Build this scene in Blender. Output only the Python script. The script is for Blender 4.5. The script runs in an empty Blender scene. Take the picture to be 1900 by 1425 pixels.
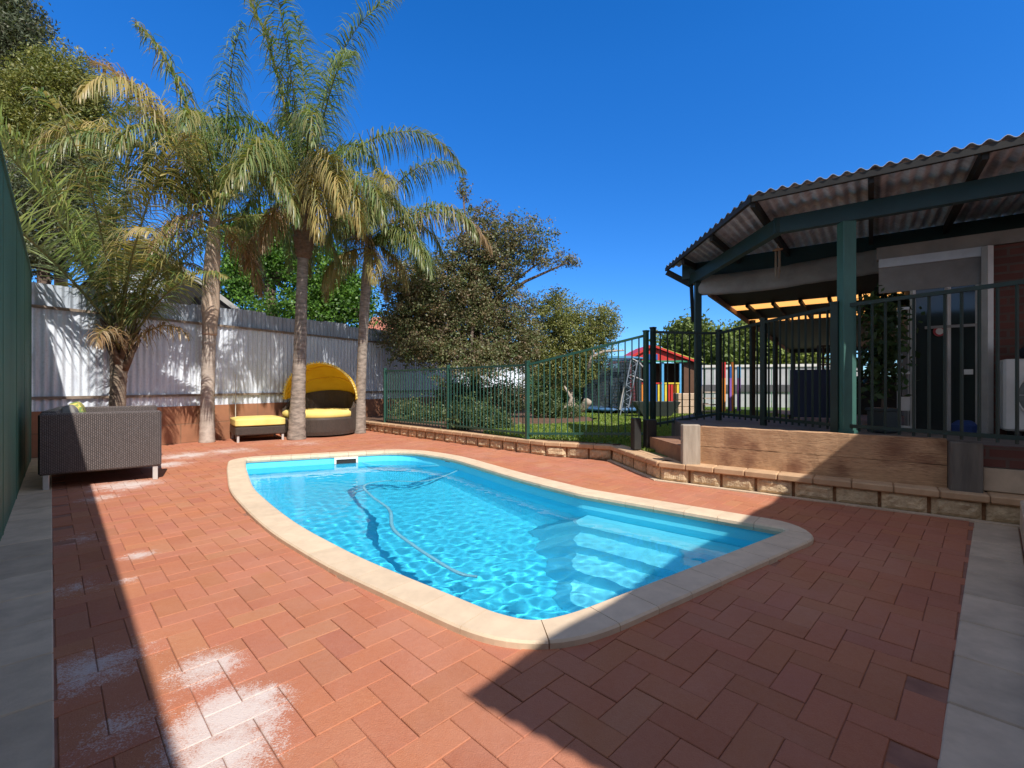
import bpy, bmesh, math, random
import numpy as np
from mathutils import Vector, Matrix
random.seed(7); rng = np.random.default_rng(7)
R = math.radians
H, F, CX, CY = 1.15, 870.0, 950.0, 712.5          # eye height (m), focal length and centre in photo pixels

# ------------------------------------------------------------------ camera, sky, sun, exposure
sc = bpy.context.scene
col = sc.collection
cam_d = bpy.data.cameras.new('camera'); cam = bpy.data.objects.new('camera', cam_d); col.objects.link(cam)
cam.location = (0, 0, H); cam.rotation_euler = (R(90), 0, 0)
cam_d.sensor_width = 36; cam_d.lens = 36*F/1900; cam_d.clip_start = 0.02; cam_d.clip_end = 2000
sc.camera = cam
DS = Vector((-0.50, 0.80))                          # shadow shift on the ground per metre of height
SUN_EL = math.atan(1/DS.length); SUN_AZ = math.atan2(-DS.y, -DS.x)
sunv = Vector((math.cos(SUN_AZ)*math.cos(SUN_EL), math.sin(SUN_AZ)*math.cos(SUN_EL), math.sin(SUN_EL)))
sd = bpy.data.lights.new('sun', 'SUN'); sun = bpy.data.objects.new('sun', sd); col.objects.link(sun)
sd.energy = 4.3; sd.angle = R(0.53); sd.color = (1.0, 0.93, 0.84)
sun.rotation_euler = sunv.to_track_quat('Z', 'Y').to_euler()
w = bpy.data.worlds.new('World'); sc.world = w; w.use_nodes = True
nt = w.node_tree; nt.nodes.clear()
sky = nt.nodes.new('ShaderNodeTexSky'); sky.sky_type = 'NISHITA'; sky.sun_disc = False
sky.sun_elevation = SUN_EL; sky.sun_rotation = math.atan2(sunv.x, sunv.y)
sky.altitude = 1500; sky.air_density = 1.0; sky.dust_density = 0.1; sky.ozone_density = 4.0
hs = nt.nodes.new('ShaderNodeHueSaturation'); hs.inputs['Saturation'].default_value = 1.32
hs.inputs['Hue'].default_value = 0.497; hs.inputs['Value'].default_value = 1.0
bg = nt.nodes.new('ShaderNodeBackground'); bg.inputs[1].default_value = 0.15
ow = nt.nodes.new('ShaderNodeOutputWorld')
nt.links.new(sky.outputs[0], hs.inputs['Color'])
# added unseen white cloud as fill light, overhead and behind camera (by world direction)
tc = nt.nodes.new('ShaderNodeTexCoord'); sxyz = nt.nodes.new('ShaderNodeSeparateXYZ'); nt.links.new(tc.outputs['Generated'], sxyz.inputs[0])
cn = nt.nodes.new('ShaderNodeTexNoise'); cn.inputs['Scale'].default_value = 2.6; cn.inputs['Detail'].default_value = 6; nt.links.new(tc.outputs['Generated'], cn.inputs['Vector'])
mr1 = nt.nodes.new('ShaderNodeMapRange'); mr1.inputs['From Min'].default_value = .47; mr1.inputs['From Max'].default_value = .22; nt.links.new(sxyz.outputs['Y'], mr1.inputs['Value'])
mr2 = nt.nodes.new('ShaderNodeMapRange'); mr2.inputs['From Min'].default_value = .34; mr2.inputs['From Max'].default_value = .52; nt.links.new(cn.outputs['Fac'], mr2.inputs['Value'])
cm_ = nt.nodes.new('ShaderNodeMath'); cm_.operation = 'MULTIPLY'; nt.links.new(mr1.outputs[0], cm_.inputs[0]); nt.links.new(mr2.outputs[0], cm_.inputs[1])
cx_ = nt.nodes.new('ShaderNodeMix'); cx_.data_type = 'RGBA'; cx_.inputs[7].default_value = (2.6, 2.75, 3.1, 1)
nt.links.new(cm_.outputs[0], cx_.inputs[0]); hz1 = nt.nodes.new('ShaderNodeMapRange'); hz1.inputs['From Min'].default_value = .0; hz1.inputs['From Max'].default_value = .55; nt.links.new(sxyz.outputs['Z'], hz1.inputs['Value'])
hz2 = nt.nodes.new('ShaderNodeMix'); hz2.data_type = 'RGBA'; hz2.inputs[6].default_value = (.42, .62, .80, 1); hz2.inputs[7].default_value = (1.0, .92, 1.18, 1); nt.links.new(hz1.outputs[0], hz2.inputs[0])
hz3 = nt.nodes.new('ShaderNodeMix'); hz3.data_type = 'RGBA'; hz3.blend_type = 'MULTIPLY'; hz3.inputs[0].default_value = 1; nt.links.new(hs.outputs[0], hz3.inputs[6]); nt.links.new(hz2.outputs[2], hz3.inputs[7])
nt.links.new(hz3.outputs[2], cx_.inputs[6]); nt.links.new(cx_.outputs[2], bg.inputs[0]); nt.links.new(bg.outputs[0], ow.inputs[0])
sc.view_settings.view_transform = 'Standard'; sc.view_settings.look = 'None'
sc.view_settings.exposure = 0.5; sc.view_settings.gamma = 1.0
sc.cycles.use_denoising = True
sc.cycles.max_bounces = 10; sc.cycles.transparent_max_bounces = 16
sc.cycles.sample_clamp_indirect = 8.0; sc.cycles.sample_clamp_direct = 0

# ------------------------------------------------------------------ helpers
def G(px, py, z=0.0):
    Y = (H-z)*F/(py-CY); return Vector(((px-CX)*Y/F, Y, z))
def P(px, py, Y):
    return Vector(((px-CX)*Y/F, Y, H-(py-CY)*Y/F))
def V(*a): return Vector(a)

class MB:
    def __init__(s): s.v = []; s.f = []; s.c = []; s.uv = False
    def add(s, verts, faces, c=None):
        o = len(s.v); s.v += [tuple(v) for v in verts]; s.f += [tuple(i+o for i in f) for f in faces]
        s.c += [c]*len(faces)
    def box(s, c, size, rz=0.0, bev=0.0, col=None, rx=0.0, ry=0.0):
        hx, hy, hz = size[0]/2, size[1]/2, size[2]/2
        M = Matrix.Translation(Vector(c)) @ Matrix.Rotation(rz, 4, 'Z') @ Matrix.Rotation(ry, 4, 'Y') @ Matrix.Rotation(rx, 4, 'X')
        if bev <= 0:
            vs = [M @ Vector((x*hx, y*hy, z*hz)) for z in (-1, 1) for x, y in ((-1,-1),(1,-1),(1,1),(-1,1))]
            s.add(vs, [(3,2,1,0),(4,5,6,7),(0,1,5,4),(1,2,6,5),(2,3,7,6),(3,0,4,7)], col)
        else:
            b = min(bev, hx*.9, hy*.9, hz*.9); vs = []
            for (zz, inset) in ((-hz, b), (-hz+b, 0), (hz-b, 0), (hz, b)):
                X, Y = hx-inset, hy-inset
                ring = [(-X+b,-Y),(X-b,-Y),(X,-Y+b),(X,Y-b),(X-b,Y),(-X+b,Y),(-X,Y-b),(-X,-Y+b)] if inset == 0 else [(-X,-Y),(X,-Y),(X,-Y),(X,Y),(X,Y),(-X,Y),(-X,Y),(-X,-Y)]
                if inset:
                    ring = [(-X+b*.3,-Y),(X-b*.3,-Y),(X,-Y+b*.3),(X,Y-b*.3),(X-b*.3,Y),(-X+b*.3,Y),(-X,Y-b*.3),(-X,-Y+b*.3)]
                vs += [M @ Vector((x, y, zz)) for x, y in ring]
            fs = [tuple(range(7,-1,-1)), tuple(range(24,32))]
            for k in range(3):
                for i in range(8):
                    j = (i+1) % 8; fs.append((k*8+i, k*8+j, k*8+8+j, k*8+8+i))
            s.add(vs, fs, col)
    def beam(s, a, b, wd, ht, col=None, up=(0,0,1), ext=0.0):
        a, b = Vector(a), Vector(b); d = (b-a).normalized(); a = a-d*ext; b = b+d*ext
        u = Vector(up); sd_ = d.cross(u)
        if sd_.length < 1e-4: sd_ = d.cross(Vector((0,1,0)))
        sd_.normalize(); u = sd_.cross(d).normalized()
        vs = [p + sd_*x*wd/2 + u*y*ht/2 for p in (a, b) for x, y in ((-1,-1),(1,-1),(1,1),(-1,1))]
        s.add(vs, [(3,2,1,0),(4,5,6,7),(0,1,5,4),(1,2,6,5),(2,3,7,6),(3,0,4,7)], col)
    def tube(s, pts, rad, n=8, col=None, caps=True):
        pts = [Vector(p) for p in pts]; m = len(pts)
        rad = [rad]*m if not hasattr(rad, '__len__') else rad
        vs = []; ref = None
        for i in range(m):
            t = (pts[min(i+1,m-1)]-pts[max(i-1,0)]).normalized()
            if ref is None: ref = Vector((1,0,0)) if abs(t.x) < .8 else Vector((0,1,0))
            a = t.cross(ref).normalized(); b = t.cross(a).normalized(); ref = -b if False else ref
            vs += [pts[i] + (a*math.cos(2*math.pi*k/n)+b*math.sin(2*math.pi*k/n))*rad[i] for k in range(n)]
        fs = [(i*n+k, i*n+(k+1)%n, (i+1)*n+(k+1)%n, (i+1)*n+k) for i in range(m-1) for k in range(n)]
        if caps: fs += [tuple(range(n-1,-1,-1)), tuple(range((m-1)*n, m*n))]
        s.add(vs, fs, col)
    def prism(s, poly, z0, z1, col=None):
        n = len(poly); vs = [(p[0],p[1],z0) for p in poly]+[(p[0],p[1],z1) for p in poly]
        ar = sum(poly[i][0]*poly[(i+1)%n][1]-poly[(i+1)%n][0]*poly[i][1] for i in range(n))
        idx = list(range(n)) if ar > 0 else list(range(n-1,-1,-1))
        fs = [tuple(idx[::-1]), tuple(i+n for i in idx)]
        for a in range(n):
            i, j = idx[a], idx[(a+1)%n]; fs.append((i, j, j+n, i+n))
        s.add(vs, fs, col)
    def wall(s, poly, z0, z1, th=0.0, col=None):
        for i in range(len(poly)-1):
            a, b = poly[i], poly[i+1]; s.beam((a[0],a[1],(z0+z1)/2),(b[0],b[1],(z0+z1)/2), th, z1-z0, col)
    def lathe(s, c, prof, n=24, col=None, a0=0.0, a1=2*math.pi):
        full = abs(a1-a0-2*math.pi) < 1e-6; m = n if full else n+1; vs = []
        for r, z in prof:
            vs += [(c[0]+r*math.cos(a0+(a1-a0)*k/n), c[1]+r*math.sin(a0+(a1-a0)*k/n), c[2]+z) for k in range(m)]
        fs = []
        for i in range(len(prof)-1):
            for k in range(n):
                k2 = (k+1) % m if full else k+1
                fs.append((i*m+k, i*m+k2, (i+1)*m+k2, (i+1)*m+k))
        s.add(vs, fs, col)
    def build(s, name, mat, parent=None, smooth=False, flip=None):
        me = bpy.data.meshes.new(name)
        vs = s.v
        if parent is not None:
            L = parent.matrix_basis.translation
            if parent.parent: L = L + parent.parent.matrix_basis.translation
            vs = [(v[0]-L.x, v[1]-L.y, v[2]-L.z) for v in vs]
        me.from_pydata(vs, [], s.f)
        if True:
            at = me.attributes.new('Col', 'FLOAT_COLOR', 'FACE')
            arr = np.array([(c if c is not None else (1,1,1)) for c in s.c], dtype=np.float32)
            arr = np.hstack([arr, np.ones((len(arr),1), np.float32)])
            at.data.foreach_set('color', arr.ravel())
        me.materials.append(mat)
        if smooth: me.shade_smooth()
        me.update()
        o = bpy.data.objects.new(name, me); col.objects.link(o)
        if parent is not None: o.parent = parent
        return o

def raw_mesh(name, verts, quads, mat, parent=None, colors=None, smooth=False):
    """numpy mesh: verts (N,3), quads (M,4)."""
    verts = np.asarray(verts, np.float32).copy()
    if parent is not None:
        L = parent.matrix_basis.translation
        if parent.parent: L = L + parent.parent.matrix_basis.translation
        verts -= np.array(L, np.float32)
    me = bpy.data.meshes.new(name); M = len(quads); k = quads.shape[1]
    me.vertices.add(len(verts)); me.vertices.foreach_set('co', verts.ravel())
    me.loops.add(M*k); me.loops.foreach_set('vertex_index', np.asarray(quads, np.int32).ravel())
    me.polygons.add(M); me.polygons.foreach_set('loop_start', np.arange(0, M*k, k, dtype=np.int32))
    me.polygons.foreach_set('loop_total', np.full(M, k, np.int32))
    me.update(calc_edges=True)
    if colors is not None:
        at = me.attributes.new('Col', 'FLOAT_COLOR', 'FACE')
        c = np.hstack([np.asarray(colors, np.float32), np.ones((M,1), np.float32)]); at.data.foreach_set('color', c.ravel())
    me.materials.append(mat)
    if smooth: me.shade_smooth()
    o = bpy.data.objects.new(name, me); col.objects.link(o)
    if parent is not None: o.parent = parent
    return o

def tag(o, label, cat, group=None, kind=None):
    if label: o['label'] = label
    if cat: o['category'] = cat
    if group: o['group'] = group
    if kind: o['kind'] = kind
    return o
def thing(name, loc, label, cat, group=None):
    o = bpy.data.objects.new(name, None); o.location = Vector(loc); o.empty_display_size = .1; col.objects.link(o)
    return tag(o, label, cat, group)
def struct(o): o['kind'] = 'structure'; return o

# ------------------------------------------------------------------ materials
def newmat(name):
    m = bpy.data.materials.new(name); m.use_nodes = True
    t = m.node_tree; b = t.nodes['Principled BSDF']; return m, t, b
def N(t, k, **kw):
    n = t.nodes.new(k)
    for a, v in kw.items():
        setattr(n, a, v)
    return n
def ramp(t, src, stops):
    r = t.nodes.new('ShaderNodeValToRGB'); e = r.color_ramp.elements
    while len(e) < len(stops): e.new(0.5)
    for i, (p, c) in enumerate(stops):
        e[i].position = p; e[i].color = (c, c, c, 1) if not hasattr(c, '__len__') else (*c, 1)
    t.links.new(src, r.inputs[0]); return r.outputs[0]
def mix(t, f, a, b, mode='MIX'):
    m = t.nodes.new('ShaderNodeMix'); m.data_type = 'RGBA'; m.blend_type = mode
    for s, x in ((m.inputs[0], f), (m.inputs[6], a), (m.inputs[7], b)):
        if hasattr(x, 'links') or isinstance(x, bpy.types.NodeSocket): t.links.new(x, s)
        elif hasattr(x, '__len__'): s.default_value = (*x[:3], 1)
        else: s.default_value = x
    return m.outputs[2]
def math_(t, op, a, b=0.0, c=None, clamp=False):
    m = t.nodes.new('ShaderNodeMath'); m.operation = op; m.use_clamp = clamp
    for s, x in zip(m.inputs, (a, b, c)):
        if x is None: continue
        if isinstance(x, bpy.types.NodeSocket): t.links.new(x, s)
        else: s.default_value = x
    return m.outputs[0]
def noise(t, vec, scale, detail=4, rough=.55, dist=0.0):
    n = t.nodes.new('ShaderNodeTexNoise'); n.inputs['Scale'].default_value = scale
    n.inputs['Detail'].default_value = detail; n.inputs['Roughness'].default_value = rough; n.inputs['Distortion'].default_value = dist
    t.links.new(vec, n.inputs['Vector']); return n.outputs['Fac']
def wpos(t, scale=(1,1,1), rot=(0,0,0)):
    g = t.nodes.new('ShaderNodeNewGeometry'); mp = t.nodes.new('ShaderNodeMapping')
    mp.inputs['Scale'].default_value = scale; mp.inputs['Rotation'].default_value = rot
    t.links.new(g.outputs['Position'], mp.inputs['Vector']); return mp.outputs[0]
def bump(t, b, h, strength=.3, dist=.01):
    n = t.nodes.new('ShaderNodeBump'); n.inputs['Strength'].default_value = strength; n.inputs['Distance'].default_value = dist
    t.links.new(h, n.inputs['Height']); t.links.new(n.outputs[0], b.inputs['Normal']); return n
def basic(name, c1, c2=None, scale=6.0, rough=.7, bs=40.0, bst=.2, bd=.004, metal=0.0, stretch=(1,1,1), attr=False, spec=.5, lo=.35, hi=.65):
    m, t, b = newmat(name); v = wpos(t, stretch)
    c2 = c2 or tuple(x*.7 for x in c1)
    nz = noise(t, v, scale, 5, .6); c = mix(t, ramp(t, nz, [(lo, 0), (hi, 1)]), c1, c2)
    if attr:
        a = N(t, 'ShaderNodeAttribute', attribute_name='Col'); c = mix(t, 1.0, c, a.outputs['Color'], 'MULTIPLY')
    t.links.new(c, b.inputs['Base Color']); b.inputs['Roughness'].default_value = rough; b.inputs['Metallic'].default_value = metal
    b.inputs['Specular IOR Level'].default_value = spec
    if bst > 0: bump(t, b, noise(t, v, bs, 4), bst, bd)
    return m
def leafmat(name, trans=.35, rough=.45, tint=(1,1,1)):
    m, t, b = newmat(name); a = N(t, 'ShaderNodeAttribute', attribute_name='Col')
    c = mix(t, 1.0, a.outputs['Color'], tint, 'MULTIPLY')
    t.links.new(c, b.inputs['Base Color']); b.inputs['Roughness'].default_value = rough
    tr = N(t, 'ShaderNodeBsdfTranslucent'); c2 = mix(t, 1.0, c, (1.2, 1.25, .6), 'MULTIPLY'); t.links.new(c2, tr.inputs[0])
    ms = N(t, 'ShaderNodeMixShader'); ms.inputs[0].default_value = trans
    t.links.new(b.outputs[0], ms.inputs[1]); t.links.new(tr.outputs[0], ms.inputs[2])
    t.links.new(ms.outputs[0], t.nodes['Material Output'].inputs[0]); return m

M = {}
# paving: colour per paver + wear + lime efflorescence stains with fixed places
def paver_mat():
    m, t, b = newmat('red_clay_paver'); v = wpos(t)
    a = N(t, 'ShaderNodeAttribute', attribute_name='Col')
    n1 = noise(t, v, 1.3, 5, .6); n2 = noise(t, v, 38, 5, .7); n3 = noise(t, v, 220, 2, .5)
    c = mix(t, ramp(t, n1, [(.35, 0), (.68, 1)]), (.455, .180, .100), (.41, .165, .108))
    c = mix(t, ramp(t, n2, [(.4, 0), (.7, .5)]), c, (.40, .135, .07))
    c = mix(t, ramp(t, n3, [(.45, 0), (.8, .35)]), c, (.58, .27, .15))
    c = mix(t, 1.0, c, a.outputs['Color'], 'MULTIPLY')
    c = mix(t, ramp(t, noise(t, v, .9, 6, .7, .4), [(.45, 0), (.75, .35)]), c, (.56, .31, .235))
    # efflorescence
    tot = None
    spots = [(430,1330,.24,1.0),(375,1240,.20,.85),(490,1290,.10,.95),(410,1400,.25,.95),(350,1390,.2,.7),(230,900,.55,.75),(310,862,.5,.7),(345,845,.7,.7),(180,925,.35,.6),(255,1030,.16,.7),(235,1075,.14,.5),
             (170,1240,.35,.55),(150,1000,.4,.5),(140,1090,.3,.45),(430,836,.8,.6),(700,838,.9,.45),(560,822,.9,.5),(220,1350,.3,.5)]
    nz = noise(t, v, 6.5, 6, .75, .6)
    for (px, py, r, s_) in spots:
        g = G(px, py); d = N(t, 'ShaderNodeVectorMath', operation='DISTANCE'); t.links.new(v, d.inputs[0]); d.inputs[1].default_value = g
        k = math_(t, 'SUBTRACT', 1.0, math_(t, 'DIVIDE', d.outputs['Value'], r*1.25)); k = math_(t, 'MULTIPLY', k, s_, clamp=True)
        tot = k if tot is None else math_(t, 'MAXIMUM', tot, k)
    st = math_(t, 'MULTIPLY', tot, math_(t, 'ADD', nz, .55)); gr = noise(t, v, 150, 3, .8)
    st = math_(t, 'ADD', st, math_(t, 'MULTIPLY', math_(t, 'SUBTRACT', gr, .5), 1.1))
    sr_ = N(t, 'ShaderNodeSeparateColor'); t.links.new(a.outputs['Color'], sr_.inputs[0]); st = math_(t, 'ADD', st, math_(t, 'MULTIPLY', math_(t, 'MULTIPLY', math_(t, 'SUBTRACT', sr_.outputs[0], 1.0), 6.0), math_(t, 'MULTIPLY', tot, .5)))
    st = math_(t, 'ADD', st, math_(t, 'MULTIPLY', math_(t, 'SUBTRACT', noise(t, v, 28, 5, .75), .5), .75)); msk = ramp(t, st, [(.40, 0), (.56, .55), (.80, .85)])
    c = mix(t, msk, c, (.66, .60, .57))
    t.links.new(c, b.inputs['Base Color']); b.inputs['Roughness'].default_value = .97; b.inputs['Specular IOR Level'].default_value = .12
    bump(t, b, math_(t, 'ADD', n3, n2), .6, .004); return m
M['paver'] = paver_mat()
M['coping'] = basic('cream_coping', (.70,.55,.40), (.60,.47,.34), 9, .75, 160, .25, .002, attr=True)
M['joint'] = basic('joint_sand', (.33,.15,.10), (.24,.11,.075), 12, .95, 90, .4, .003)
M['strip'] = basic('concrete_strip', (.64,.50,.36), (.48,.375,.27), 5, .85, 120, .4, .003, attr=True)
M['block'] = basic('split_sandstone_block', (.68,.55,.37), (.46,.35,.23), 14, .9, 45, 1.0, .015, attr=True)
M['cap'] = basic('sandy_cap', (.56,.38,.23), (.44,.29,.17), 7, .85, 90, .3, .003, attr=True)
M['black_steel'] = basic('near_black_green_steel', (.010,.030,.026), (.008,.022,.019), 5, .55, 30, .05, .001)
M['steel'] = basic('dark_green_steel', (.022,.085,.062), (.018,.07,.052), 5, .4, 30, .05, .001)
M['green_panel'] = basic('green_steel_cladding', (.060,.16,.095), (.045,.13,.078), 2.5, .5, 30, .05, .001, stretch=(1,1,.2))
M['green_wall'] = basic('dusty_green_cladding', (.075,.18,.115), (.045,.125,.078), 1.6, .55, 30, .05, .001, stretch=(1,1,.35))
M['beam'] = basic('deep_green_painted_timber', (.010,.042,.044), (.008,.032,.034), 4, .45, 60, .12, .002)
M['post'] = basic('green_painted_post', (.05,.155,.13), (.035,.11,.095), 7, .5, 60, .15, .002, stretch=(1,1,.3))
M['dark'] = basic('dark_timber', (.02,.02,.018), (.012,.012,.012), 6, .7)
def galv(name, c1, c2, rust=.35, metal=.55, rough=.42):
    m, t, b = newmat(name); v = wpos(t, (1,1,.12)); v2 = wpos(t)
    n1 = noise(t, v, 9, 5, .65); n2 = noise(t, v2, 1.7, 4, .6); n3 = noise(t, v2, 30, 3, .6)
    c = mix(t, ramp(t, n1, [(.35,0),(.7,1)]), c1, c2); c = mix(t, ramp(t, n3, [(.5,0),(.8,.4)]), c, tuple(x*.6 for x in c2))
    rz = math_(t, 'MULTIPLY', ramp(t, n2, [(.55,0),(.75,1)]), ramp(t, n1, [(.45,0),(.65,rust)])); c = mix(t, rz, c, (.25,.13,.07))
    t.links.new(c, b.inputs['Base Color']); b.inputs['Metallic'].default_value = metal
    t.links.new(ramp(t, n3, [(.3, rough), (.8, rough+.25)]), b.inputs['Roughness']); return m
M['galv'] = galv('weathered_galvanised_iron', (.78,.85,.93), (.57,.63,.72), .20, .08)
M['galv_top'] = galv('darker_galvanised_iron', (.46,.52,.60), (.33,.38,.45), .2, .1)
M['roof_iron'] = galv('brown_stained_roof_iron', (.64,.68,.72), (.40,.42,.45), .20, .1, .55)
M['rail'] = basic('grey_timber_rail', (.30,.24,.19), (.17,.13,.10), 8, .85, 50, .4, .004, stretch=(1,1,3))
def brickmat(name, c1, c2, mortar, bw=.24, bh=.086, ms=.01, rot=0.0):
    m, t, b = newmat(name); g = t.nodes.new('ShaderNodeNewGeometry'); s = N(t, 'ShaderNodeSeparateXYZ'); t.links.new(g.outputs['Position'], s.inputs[0])
    h = math_(t, 'ADD', math_(t, 'MULTIPLY', s.outputs[0], math.cos(rot)), math_(t, 'MULTIPLY', s.outputs[1], math.sin(rot)))
    cb = N(t, 'ShaderNodeCombineXYZ'); t.links.new(h, cb.inputs[0]); t.links.new(s.outputs[2], cb.inputs[1])
    br = N(t, 'ShaderNodeTexBrick'); t.links.new(cb.outputs[0], br.inputs['Vector']); br.inputs['Scale'].default_value = 1
    br.inputs['Brick Width'].default_value = bw; br.inputs['Row Height'].default_value = bh; br.inputs['Mortar Size'].default_value = ms
    br.inputs['Color1'].default_value = (*c1,1); br.inputs['Color2'].default_value = (*c2,1); br.inputs['Mortar'].default_value = (*mortar,1)
    c = mix(t, ramp(t, noise(t, g.outputs['Position'], 5, 5, .65), [(.35,0),(.75,.55)]), br.outputs[0], tuple(x*.55 for x in c1))
    t.links.new(c, b.inputs['Base Color']); b.inputs['Roughness'].default_value = .9
    bump(t, b, math_(t, 'SUBTRACT', 1.0, br.outputs['Fac']), .6, .006); return m
M['orange_brick'] = brickmat('orange_render_brick', (.40,.19,.105), (.32,.14,.075), (.26,.14,.08), .62, .37, .012, R(60))
M['brick'] = brickmat('red_house_brick', (.17,.06,.045), (.12,.045,.035), (.12,.085,.07), .24, .086, .012, R(-37))
def SPt(px, py):
    k = (px-CX)/F; t_ = (k*5.47-2.19)/(.791+.612*k); return P(px, py, 5.47-.612*t_-.02)
def woodmat(name, c1, c2, dark, ang):
    m, t, b = newmat(name); v = wpos(t, (1,1,1), (0,0,ang)); mp = N(t, 'ShaderNodeMapping'); mp.inputs['Scale'].default_value = (1.1, 1.1, 14); t.links.new(v, mp.inputs[0])
    n1 = noise(t, mp.outputs[0], 3, 6, .65, 1.2); n2 = noise(t, v, 2.3, 4, .6, .5); n3 = noise(t, mp.outputs[0], 14, 4, .7)
    c = mix(t, ramp(t, n1, [(.3,0),(.7,1)]), c1, c2); c = mix(t, ramp(t, n2, [(.52,0),(.72,.8)]), c, dark)
    c = mix(t, ramp(t, n3, [(.5,0),(.72,.75)]), c, tuple(x*.40 for x in c2)); gp = wpos(t)
    for q, rr_ in ((SPt(1365,820),.16),(SPt(1398,830),.09),(SPt(1345,848),.12),(SPt(1390,853),.10),(SPt(1660,835),.20),(SPt(1480,866),.13),(SPt(1560,872),.12),(SPt(1720,855),.12)):
        dn_ = N(t,'ShaderNodeVectorMath',operation='DISTANCE'); t.links.new(gp,dn_.inputs[0]); dn_.inputs[1].default_value = q
        kk_ = math_(t,'SUBTRACT',1.0,math_(t,'DIVIDE',dn_.outputs['Value'],rr_)); kk_ = math_(t,'MULTIPLY',math_(t,'ADD',kk_,math_(t,'MULTIPLY',math_(t,'SUBTRACT',n3,.5),1.6)),1.3,clamp=True); c = mix(t, math_(t,'MULTIPLY',kk_,.6), c, dark)
    t.links.new(c, b.inputs['Base Color']); b.inputs['Roughness'].default_value = .85; bump(t, b, n3, .9, .01); return m
M['sleeper'] = woodmat('weathered_sleeper', (.60,.37,.21), (.42,.235,.125), (.14,.045,.025), R(38))
M['sleeper_grey'] = basic('grey_sleeper_end', (.42,.36,.29), (.28,.23,.18), 10, .9, 50, .6, .006, stretch=(1,1,.15))
M['old_post'] = basic('grey_old_post', (.15,.13,.11), (.09,.08,.07), 12, .9, 60, .6, .006, stretch=(1,1,.12))
M['deck'] = basic('deck_concrete', (.17,.145,.13), (.12,.10,.09), 6, .9)
M['step'] = basic('brown_brick_step', (.32,.17,.10), (.22,.115,.07), 9, .9, 60, .5, .005)
M['lawn'] = basic('lawn_soil', (.10,.17,.035), (.07,.13,.03), 3, .95, 60, .6, .01)
M['soil'] = basic('bark_mulch', (.16,.085,.05), (.09,.05,.03), 12, .95, 50, 1., .02)
M['ground'] = basic('dry_ground', (.22,.17,.11), (.16,.13,.08), .6, .95, 20, .3, .01)
M['trunk_grey'] = basic('grey_palm_bark', (.37,.31,.26), (.15,.125,.105), 7, .9, 40, .7, .01, stretch=(1,1,3))
M['trunk_pale'] = basic('pale_palm_bark', (.50,.43,.37), (.32,.27,.23), 7, .85, 40, .5, .008, stretch=(1,1,1.5))
M['trunk_brown'] = basic('brown_fibre_bark', (.22,.14,.09), (.12,.08,.05), 14, .95, 50, 1., .02, stretch=(1,1,2))
M['bark'] = basic('brown_bark', (.14,.10,.075), (.07,.05,.04), 14, .95, 40, .8, .01, stretch=(1,1,.3))
M['bark_pale'] = basic('pale_bark', (.42,.36,.30), (.26,.21,.17), 9, .9, 40, .6, .01)
M['frond'] = leafmat('palm_leaflet', .35, .38); M['rachis'] = basic('frond_stalk', (.30,.27,.11), (.22,.18,.07), 5, .6)
M['leaf'] = leafmat('tree_leaf', .28, .5)
def wicker_mat(name, c1, c2, s=1.0, ang=0.0):
    m, t, b = newmat(name); g = t.nodes.new('ShaderNodeNewGeometry'); sp = N(t, 'ShaderNodeSeparateXYZ'); t.links.new(g.outputs['Position'], sp.inputs[0])
    nx = N(t, 'ShaderNodeSeparateXYZ'); t.links.new(g.outputs['Normal'], nx.inputs[0])
    h = math_(t, 'ADD', math_(t, 'MULTIPLY', sp.outputs[0], math.cos(ang)), math_(t, 'MULTIPLY', sp.outputs[1], math.sin(ang)))
    h2 = math_(t, 'ADD', math_(t, 'MULTIPLY', sp.outputs[0], -math.sin(ang)), math_(t, 'MULTIPLY', sp.outputs[1], math.cos(ang)))
    h = math_(t, 'ADD', h, h2)
    cb = N(t, 'ShaderNodeCombineXYZ'); t.links.new(sp.outputs[2], cb.inputs[0]); t.links.new(h, cb.inputs[1])
    br = N(t, 'ShaderNodeTexBrick'); t.links.new(cb.outputs[0], br.inputs['Vector']); br.inputs['Scale'].default_value = 1
    br.inputs['Brick Width'].default_value = .040*s; br.inputs['Row Height'].default_value = .026*s; br.inputs['Mortar Size'].default_value = .0045*s; br.inputs['Mortar Smooth'].default_value = .6
    br.inputs['Color1'].default_value = (*c1,1); br.inputs['Color2'].default_value = (*c2,1); br.inputs['Mortar'].default_value = (.03,.025,.025,1)
    t.links.new(br.outputs[0], b.inputs['Base Color']); b.inputs['Roughness'].default_value = .45
    bump(t, b, math_(t, 'SUBTRACT', 1.0, br.outputs['Fac']), .8, .006); return m
M['wicker'] = wicker_mat('grey_brown_wicker', (.15,.125,.12), (.115,.095,.09), .72, R(32))
M['wicker_dark'] = wicker_mat('dark_brown_wicker', (.10,.075,.06), (.065,.05,.04), .7, 0)
M['yellow'] = basic('yellow_canvas', (.80,.50,.03), (.72,.43,.025), 3, .8, 200, .2, .001)
M['cushion'] = basic('pale_yellow_cushion', (.80,.66,.22), (.74,.58,.17), 3, .85, 200, .3, .001)
M['cushion_green'] = basic('green_yellow_cushion', (.62,.50,.12), (.16,.26,.08), 12, .85, 200, .3, .001, lo=.47, hi=.53)
M['alu'] = basic('pale_aluminium', (.62,.60,.57), (.54,.52,.5), 8, .4, 30, .05, .001, metal=.3)
M['white'] = basic('off_white_paint', (.74,.73,.70), (.64,.63,.60), 4, .6, 60, .1, .002)
M['canvas'] = basic('grey_white_canvas', (.30,.285,.26), (.22,.21,.195), 3, .85, 20, .4, .02)
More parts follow.
